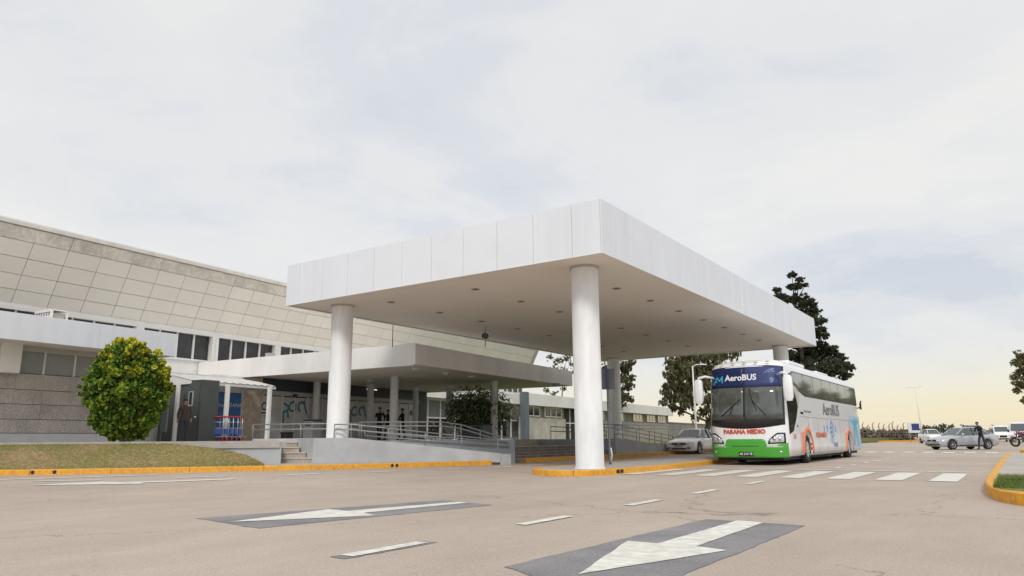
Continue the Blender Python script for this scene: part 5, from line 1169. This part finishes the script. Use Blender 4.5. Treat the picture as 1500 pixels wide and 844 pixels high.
# sign behind the near column: grey plate seen from its back on a striped post
sp = Vector((-9.83, 19.0, .14)); d_ = atD(895, 682, 1); 
sp = atZ(894, 681, .14)
sgn = thing('road_sign', 'grey sign plate on a perforated post behind the near big column', 'sign', sp, YAW)
dS = (sp-Vector((0, 0, EYE))).dot(_f); zt_s = atD(894, 537, dS).z; zb_s = atD(894, 569, dS).z; wS = 22*dS/FPX
MB().box((-.035, -.02, 0), (.035, .02, zb_s-sp.z+.55)).build('post', mat('post_steel', (.07, .075, .08), .6), sgn)
nh = int((zb_s-sp.z)/.075)
hm = boxmesh('hole', .02, .004, .035, mat('post_hole', (.33, .34, .35), .6))
mb = MB()
for k in range(nh): mb.box((-.012, -.0235, .08+k*.075), (.016, -.0205, .115+k*.075))
mb.build('perforations', mat('post_hole', (.33, .34, .35)), sgn)
MB().box((-wS/2, .021, zb_s-sp.z), (wS/2, .032, zt_s-sp.z)).build('plate', mat('plate_back', (.10, .11, .125), .6), sgn)
MB().box((-.03, -.03, zb_s-sp.z), (.03, .02, zt_s-sp.z-.03)).build('bracket', mat('bracket_navy', (.04, .045, .13), .5), sgn)
MB().tube([(.03, -.03, .1), (.06, -.04, .3), (.03, -.03, .5)], .02, 6).build('tape', FRAMEW, sgn)
# blue/white board by the far lamp
p = atD(1341, 646, 100); bdn = thing('billboard', 'small blue and white board on two legs beside the far lamp post', 'sign', (p.x, p.y, 0), YAW+.2)
MB().box((-.9, 0, 1.35), (.9, .08, 2.75)).build('board', mat('board_white', (.7, .7, .72), .5), bdn); MB().box((-.35, -.02, 1.7), (.88, -.002, 2.6)).build('blue_print', mat('board_navy', (.03, .05, .2), .5), bdn)
for s in (-.7, .7): MB().tube([(s, .04, 0), (s, .04, 1.35)], .04, 6).build('leg', METAL, bdn)
# far verge, fence and tree line
fa, fb, fc = atZ(1256, 647.5, 0), atZ(1450, 646.5, 0), atZ(1700, 646, 0)
va, vb_ = atD(1200, 646, 104), atD(1462, 646, 104)
mb = MB(); e = (vb_-va); e.z = 0; e.normalize(); nrm = Vector((-e.y, e.x, 0))
q = [Vector((va.x, va.y, 0))-e*60, Vector((vb_.x, vb_.y, 0))]; q += [q[1]+nrm*300+e*60, q[0]+nrm*300]
mb.prism([(v.x, v.y) for v in q], -.02, .3); tag(mb.build('verge', grass_mat('verge_grass', (.20, .19, .07), (.27, .21, .12))), kind='structure')
mb = MB(); mb.prism([(q[0].x, q[0].y), (q[1].x, q[1].y), (q[1].x-nrm.x*.6, q[1].y-nrm.y*.6), (q[0].x-nrm.x*.6, q[0].y-nrm.y*.6)], -.02, .28); tag(mb.build('kerb', KERB), kind='structure')
mb = MB(); big = [(-2500, 500), (2500, 500), (2500, 5000), (-2500, 5000)]; mb.prism(big, -.01, .02); tag(mb.build('far_field', grass_mat('verge_grass', (.20, .19, .07), (.27, .21, .12))), kind='structure')
fn = thing('wire_fence', 'wire fence with tall leaning posts behind the far yellow kerb', 'fence', atD(1300, 642, 112))
fn.location.z = .3; base = Vector(fn.location)
for px in (1265, 1272, 1280, 1289, 1296, 1304, 1309, 1316, 1325, 1333):
    a = atD(px, 642, 112)-base; a.z = 0; h = random.uniform(2.0, 2.6)
    MB().tube([a, a+Vector((0, 0, h)), a+Vector((e.x*.25, e.y*.25, h+.3))], .07, 6).build('post', mat('fence_post', (.30, .26, .23), .8), fn)
a, b = atD(1258, 642, 112)-base, atD(1336, 642, 112)-base; a.z = b.z = 0
for k in range(5): MB().tube([a+Vector((0, 0, .4+k*.4)), b+Vector((0, 0, .4+k*.4))], .015, 4).build('wire', METAL, fn)
cl = [];
for px in range(1262, 1338, 5): c = atD(px, 634, 116); c.z = .3+random.uniform(.3, 1.1); cl.append((c, random.uniform(.5, 1.0)))
tag(leaf_cloud('dry_brush', cl, 3500, .28, [fol('dry_a', (.22, .17, .13)), fol('dry_b', (.30, .24, .17)), fol('dry_c', (.14, .13, .08))], None, aspect=4, shell=.1), 'tangled dry brush growing along the wire fence', 'brush', kind='stuff')
cl = []
for k in range(260):
    px = random.uniform(1080, 1620); dd = random.uniform(420, 520); c = atD(px, 634, dd); h = random.uniform(1.5, 4.0); c.z = h*.6; cl.append((c, h))
for px in (1370, 1381, 1393, 1412): c = atD(px, 626, 300); cl.append((c, 1.6)); c = atD(px, 630, 300); cl.append((c, 1.9))
tag(leaf_cloud('tree_line', cl, 9000, 1.3, [fol('far_a', (.10, .12, .10)), fol('far_b', (.13, .15, .13))], None, shell=.1), 'low hazy line of far trees along the horizon at right', 'trees', kind='stuff')
cl = [(atD(px, 636, 130)+Vector((0, 0, random.uniform(-.3, .3))), random.uniform(.8, 1.4)) for px in range(1350, 1372, 4)]
tag(leaf_cloud('hedge', cl, 2500, .3, [MG[0], DG[2]], None, shell=.1), 'dark low hedge behind the far lamp post', 'hedge', kind='stuff')
# tuft of grass on the right-hand island
def tuft():
    a = G(1462, 706, .17); b = G(1520, 716, .17); u, v = random.random(), random.random()
    return (-.40+.5*u+(.02 if v > .5 else 0), 13.1+3.1*v-.5*u, .165)
mb = MB(); tp = rough_poly([(-.42, 13.4), (-.30, 12.6), (.25, 12.0), (2.5, 11.2), (3.2, 13.5), (.6, 15.6), (-.1, 16.6), (-.38, 16.2)], .02, .3); mb.prism(tp, .16, .18); tag(mb.build('grass_bed', GRASS2), kind='structure')
def tuft():
    while True:
        x, y = random.uniform(-.42, 2.4), random.uniform(11.6, 16.4)
        if y > 12.6-.5*x and y < 16.5-1.1*x: return (x, y, .178)
GBL = [fol('green_blade_a', (.10, .16, .03)), fol('green_blade_b', (.16, .22, .05)), fol('green_blade_c', (.24, .24, .09))]
tag(blades('grass', tuft, 14000, .07, GBL, w=.006), 'green grass growing in the bed of the right-hand island', 'grass', kind='stuff')

# luggage trolleys
def trolley(loc, rz, lab):
    t = thing('luggage_trolley', lab, 'trolley', loc, rz, 'nested luggage trolleys')
    A = mat('trolley_steel', (.55, .56, .57), .3, metal=.7); R_ = mat('red_handle', (.38, .025, .03), .5)
    mb = MB()
    for s in (-.27, .27): mb.tube([(s, .35, .2), (s, .05, .18), (s, -.35, .25), (s, -.42, 1.0)], .016, 6); 
    mb.tube([(-.27, .35, .2), (.27, .35, .2)], .016, 6); mb.tube([(-.27, -.37, .55), (.27, -.37, .55)], .012, 6); mb.tube([(-.27, -.40, .8), (.27, -.40, .8)], .012, 6); mb.build('frame', A, t)
    MB().tube([(-.3, -.43, 1.02), (.3, -.43, 1.02)], .03, 8).build('handle', R_, t); MB().box((-.25, -.375, .3), (.25, -.355, .52)).build('advert_panel', mat('trolley_blue', (.03, .08, .28), .4), t)
    MB().box((-.25, -.32, .19), (.25, .34, .21)).build('deck', A, t)
    for x, y in ((-.24, -.33), (.24, -.33), (0, .33)): MB().lathe([(.03, -.02), (.075, -.02), (.075, .02), (.03, .02)], (x, y, .085), 'x', 12).build('wheel', R_ if y < 0 else BLACK, t)
    return t
p0 = toH(atD(321, 640, 30.2)); p1 = toH(atD(348, 640, 30.6))
labs = ['leftmost luggage trolley nearest the kiosk', 'second luggage trolley from the left before the blue door', 'third luggage trolley beside the middle thin post', 'fourth luggage trolley right of the middle thin post', 'rightmost luggage trolley nearest the brown stone pilaster']
t0 = None
for k in range(5):
    w_ = fromH(p0.x+(p1.x-p0.x)*k/4, p0.y+(p1.y-p0.y)*k/4, FLOOR)
    if t0 is None: t0 = trolley(w_, YAW+.1, labs[0])
    else: c = clone(t0); c.location = w_; c['label'] = labs[k]
# bins and cabinets by the doors
def cabinet(name, label, px, dep, w, h, m, lid=None):
    p = atD(px, 641, dep); t = thing(name, label, 'bin' if 'bin' in name else 'cabinet', (p.x, p.y, FLOOR), HA); MB().box((-w/2, -w/2, 0), (w/2, w/2, h)).build('body', m, t, .02)
    MB().box((-w/2-.02, -w/2-.02, h), (w/2+.02, w/2+.02, h+.06)).build('lid', lid or BLACK, t, .01); MB().box((-w*.3, -w/2-.012, h*.75), (w*.3, -w/2-.002, h*.9)).build('opening', BLACK, t); return t
cabinet('litter_bin', 'black-topped grey litter bin behind the rail left of the big column', 457, 31, .55, .85, mat('bin_grey', (.16, .165, .17), .5))
cabinet('litter_bin', 'small black bin behind the rail in front of the logo doors', 420, 33, .4, .35, BLACK)
cabinet('service_cabinet', 'left dark blue-grey cabinet under the strap-leaved shrub', 690, 36, .9, .7, mat('cab_slate', (.09, .11, .125), .5))
cabinet('service_cabinet', 'right dark blue-grey cabinet beside the slim column', 703, 35.5, .9, .7, mat('cab_slate2', (.08, .10, .115), .5))
cabinet('service_cabinet', 'small white box on the floor left of the dark cabinets', 676, 36, .35, .28, FRAMEW, FRAMEW)

# motorbike on the small island
mp = atD(1503, 660, 45.5); mo = thing('motorcycle', 'maroon motorcycle parked on the orange-kerbed island at the right edge', 'motorcycle', (mp.x+.1, mp.y, .19), radians(-65))
MR = paint('maroon_paint', (.16, .03, .05)); 
for y in (-.66, .66): 
    MB().lathe([(.2, -.05), (.29, -.055), (.31, 0), (.29, .055), (.2, .05)], (0, y, .31), 'x', 24).build('tyre', TYRE, mo); mb = MB()
    for k in range(8): a = 2*pi*k/8; mb.tube([(0, y, .31), (0, y+.21*cos(a), .31+.21*sin(a))], .01, 4)
    mb.build('spokes', CHROME, mo)
MB().tube([(-.09, -.66, .31), (-.09, -.42, .95)], .025, 6).tube([(.09, -.66, .31), (.09, -.42, .95)], .025, 6).build('fork', CHROME, mo)
MB().tube([(-.38, -.25, 1.05), (-.15, -.40, 1.0), (.15, -.40, 1.0), (.38, -.25, 1.05)], .018, 6).build('handlebar', BLACK, mo)
loft([[(.13*s_*cos(a), y, z+.1*s_*sin(a)) for a in [2*pi*k/12 for k in range(12)]] for y, z, s_ in ((-.38, .80, .5), (-.25, .84, 1.15), (0, .84, 1.25), (.15, .78, .7))]).build('fuel_tank', MR, mo)
loft([[(.13*s_*cos(a), y, z+.06*s_*sin(a)) for a in [2*pi*k/12 for k in range(12)]] for y, z, s_ in ((.1, .78, .7), (.3, .76, 1.1), (.6, .80, 1.1), (.8, .86, .6))]).build('seat', BLACK, mo)
loft([[(.12*s_*cos(a), y, z+.16*s_*sin(a)) for a in [2*pi*k/12 for k in range(12)]] for y, z, s_ in ((-.62, .82, .5), (-.5, .86, 1.1), (-.36, .9, .9))]).build('front_fairing', MR, mo)
MB().lathe([(.001, -.03), (.09, -.02), (.1, .04)], (0, -.62, .86), 'y', 14).build('headlight', HL, mo)
MB().box((-.16, -.2, .28), (.16, .25, .66)).build('engine', mat('engine_metal', (.2, .2, .2), .4, metal=.7), mo, .04)
MB().tube([(.14, 0, .3), (.16, .4, .28), (.17, .85, .38)], .04, 8).build('exhaust', CHROME, mo); MB().box((-.05, -.9, .56), (.05, -.45, .66)).build('front_mudguard', MR, mo, .03); MB().tube([(-.1, .1, .3), (-.25, .15, .02)], .012, 5).build('stand', BLACK, mo)
loft([[(.16*s_*cos(a), y, z+.14*s_*sin(a)) for a in [2*pi*k/12 for k in range(12)]] for y, z, s_ in ((.55, .98, .6), (.62, 1.0, 1.1), (.85, 1.0, 1.1), (.92, .98, .7))]).build('top_box', BLACK, mo)

# ------------------------------------------------------------------ people
SKIN = mat('skin', (.36, .20, .13), .6); HAIR = mat('dark_hair', (.02, .015, .012), .7)
def person(label, loc, rz, top_m, leg_m, lean=0.0, arms='down', H=1.74, hair=HAIR, step=.12):
    t = thing('person', label, 'person', loc, rz); k = H/1.74
    # y negative is the way the person faces; lean tips the upper body forwards
    L = lambda z: -lean*max(0, z-.9)
    J = {'pel': (0, 0, .95, .135, .10), 'waist': (0, L(1.1), 1.1, .135, .10), 'chest': (0, L(1.32), 1.32, .165, .115), 'neck': (0, L(1.48), 1.49, .06, .06), 'chin': (0, L(1.56)-.02, 1.56, .065, .075), 'head': (0, L(1.64)-.02, 1.655, .078, .098), 'crown': (0, L(1.7), 1.73, .045, .055)}
    for s, n_ in ((1, 'R'), (-1, 'L')):
        st_ = step*s
        J['hip'+n_] = (s*.09, 0, .90, .09, .09); J['knee'+n_] = (s*.105, st_*.5-.03, .50, .062, .065); J['ank'+n_] = (s*.11, st_+.02, .09, .045, .05); J['toe'+n_] = (s*.125, st_-.16, .045, .042, .035)
        J['sho'+n_] = (s*.185, L(1.42), 1.42, .058, .058)
        if arms == 'down': J['elb'+n_] = (s*.25, L(1.15)+.03, 1.14, .046, .046); J['wri'+n_] = (s*.255, L(.95)-.08, .90, .032, .032)
        elif arms == 'up': J['elb'+n_] = (s*.27, L(1.25)-.08, 1.2, .046, .046); J['wri'+n_] = (s*.13, L(1.5)-.2, 1.46, .032, .032)
        else: J['elb'+n_] = (s*.25, L(1.2)-.10, 1.16, .046, .046); J['wri'+n_] = (s*.16, L(1.2)-.36, 1.10, .032, .032)
    E = [('pel', 'waist'), ('waist', 'chest'), ('chest', 'neck'), ('neck', 'chin'), ('chin', 'head'), ('head', 'crown')]
    for n_ in 'RL': E += [('pel', 'hip'+n_), ('hip'+n_, 'knee'+n_), ('knee'+n_, 'ank'+n_), ('ank'+n_, 'toe'+n_), ('chest', 'sho'+n_), ('sho'+n_, 'elb'+n_), ('elb'+n_, 'wri'+n_)]
    names = list(J); me = bpy.data.meshes.new('body'); me.from_pydata([Vector(J[q][:3])*k for q in names], [(names.index(a), names.index(b)) for a, b in E], [])
    o = bpy.data.objects.new('body', me); COL.objects.link(o); sk = o.modifiers.new('skin', 'SKIN'); sk.branch_smoothing = .6
    if not me.skin_vertices: me.skin_vertices.new()
    for i, q in enumerate(names): me.skin_vertices[0].data[i].radius = (J[q][3]*k, J[q][4]*k); me.skin_vertices[0].data[i].use_root = (q == 'pel')
    ss = o.modifiers.new('sub', 'SUBSURF'); ss.levels = 2
    bpy.context.view_layer.update(); m2 = bpy.data.meshes.new_from_object(o.evaluated_get(bpy.context.evaluated_depsgraph_get())); bpy.data.objects.remove(o)
    m2.materials.clear()
    for m in (SKIN, top_m, leg_m, BLACK): m2.materials.append(m)
    wr = [Vector(J['wri'+q][:3])*k for q in 'RL']
    for p_ in m2.polygons:
        c = p_.center; z = c.z/k; p_.use_smooth = True
        p_.material_index = 0 if z > 1.50 and abs(c.x) < .13 else 3 if z < .11 else 1 if (z > .88 or abs(c.x) > .2 and z > .8) else 2
        if any((c-w_).length < .05 for w_ in wr): p_.material_index = 0
    link(m2, 'body', t)
    hd = Vector(J['head'][:3])*k
    mb = MB(); prof = [(.001, .105), (.06, .09), (.088, .05), (.092, .0), (.07, -.03)]
    vs = [(hd.x+r*1.0*cos(2*pi*i/16)*k, hd.y+(.018+r*1.15*sin(2*pi*i/16))*k, hd.z+(.01+h+(.03 if sin(2*pi*i/16) < -.3 and j > 2 else 0))*k) for j, (r, h) in enumerate(prof) for i in range(16)]
    mb.add(vs, [(j*16+i, j*16+(i+1) % 16, (j+1)*16+(i+1) % 16, (j+1)*16+i) for j in range(4) for i in range(16)], 0, True); mb.build('hair', hair, t)
    f = MB(); f.add([(hd.x-.012, hd.y-.09, hd.z+.0), (hd.x+.012, hd.y-.09, hd.z), (hd.x+.016, hd.y-.095, hd.z-.035), (hd.x-.016, hd.y-.095, hd.z-.035), (hd.x, hd.y-.118, hd.z-.03)], [(0, 1, 4), (1, 2, 4), (2, 3, 4), (3, 0, 4)]); f.build('nose', SKIN, t)
    e_ = MB(); 
    for s in (-1, 1): e_.lathe([(.001, -.008), (.011, -.004), (.012, .004)], (hd.x+s*.031, hd.y-.088, hd.z+.005), 'y', 8)
    e_.build('eyes', BLACK, t); MB().box((hd.x-.022, hd.y-.093, hd.z-.058), (hd.x+.022, hd.y-.08, hd.z-.05)).build('mouth', mat('lips', (.25, .09, .08), .6), t)
    for s in (-1, 1): MB().lathe([(.001, -.006), (.022, -.004), (.022, .006)], (hd.x+s*.082, hd.y+.01, hd.z-.005), 'x', 8).build('ear', SKIN, t)
    for q in 'RL':      # hands: palm, four fingers and a thumb
        w_ = Vector(J['wri'+q][:3])*k; dr = (w_-Vector(J['elb'+q][:3])*k).normalized(); s = 1 if q == 'R' else -1
        side = Vector((0, 1, 0)); side = (side-dr*side.dot(dr)).normalized(); hn = MB(); hn.tube([w_-dr*.01, w_+dr*.045, w_+dr*.085], .03, 8, r2=.034)
        for j in range(4): b0_ = w_+dr*.08+side*(.024-.016*j); hn.tube([b0_, b0_+dr*(.04-.004*abs(j-1)), b0_+dr*(.06-.006*abs(j-1))+Vector((-s*.012, 0, 0))], .009, 6)
        b0_ = w_+dr*.03-side*.02; hn.tube([b0_, b0_-side*.03+dr*.03, b0_-side*.035+dr*.055], .010, 6); hn.build('hand', SKIN, t)
    return t
CB = mat('cloth_black', (.018, .018, .022), .85); CN = mat('cloth_navy', (.03, .035, .05), .85); CR = mat('cloth_dark_red', (.06, .02, .022), .85); CJ = mat('cloth_jeans', (.07, .09, .12), .85); CBR = mat('cloth_brown', (.07, .05, .035), .85)
p = atD(1440, 659, 47.0); person('man in a black jacket leaning forward beside the silver saloon', (p.x, p.y, 0), YAW+radians(-70), CB, CN, .30, 'fore', 1.78, step=.2)
PD = 38.5
p = atD(555, 641, PD); person('person in black raising a hand to the face before the glass doors', (p.x, p.y, FLOOR), radians(70), CB, CN, .03, 'up', 1.74)
p = atD(567.5, 641, PD+1.2); person('person in dark red and jeans half hidden behind the slim column', (p.x, p.y, FLOOR), radians(20), CR, CJ, .0, 'down', 1.66)
p = atD(589, 641, PD); person('person in a black coat standing at the right-hand doors', (p.x, p.y, FLOOR), radians(-20), CB, CB, .02, 'fore', 1.66)
p = atD(267.5, 641, 28.2); person('person in dark clothes half hidden behind the left canopy post', (p.x, p.y, FLOOR), radians(60), CBR, CN, .04, 'down', 1.66)
p = atD(630, 641, 48); person('person in dark clothes standing at the glazed link behind the rails', fromH(-31.6, 43.6, .6), radians(10), CB, CN, .04, 'fore', 1.6)

for o in list(bpy.data.objects):
    if '_base' in o: del o['_base']
    for k_ in ('label', 'category'):
        if k_ in o and not o[k_]: del o[k_]
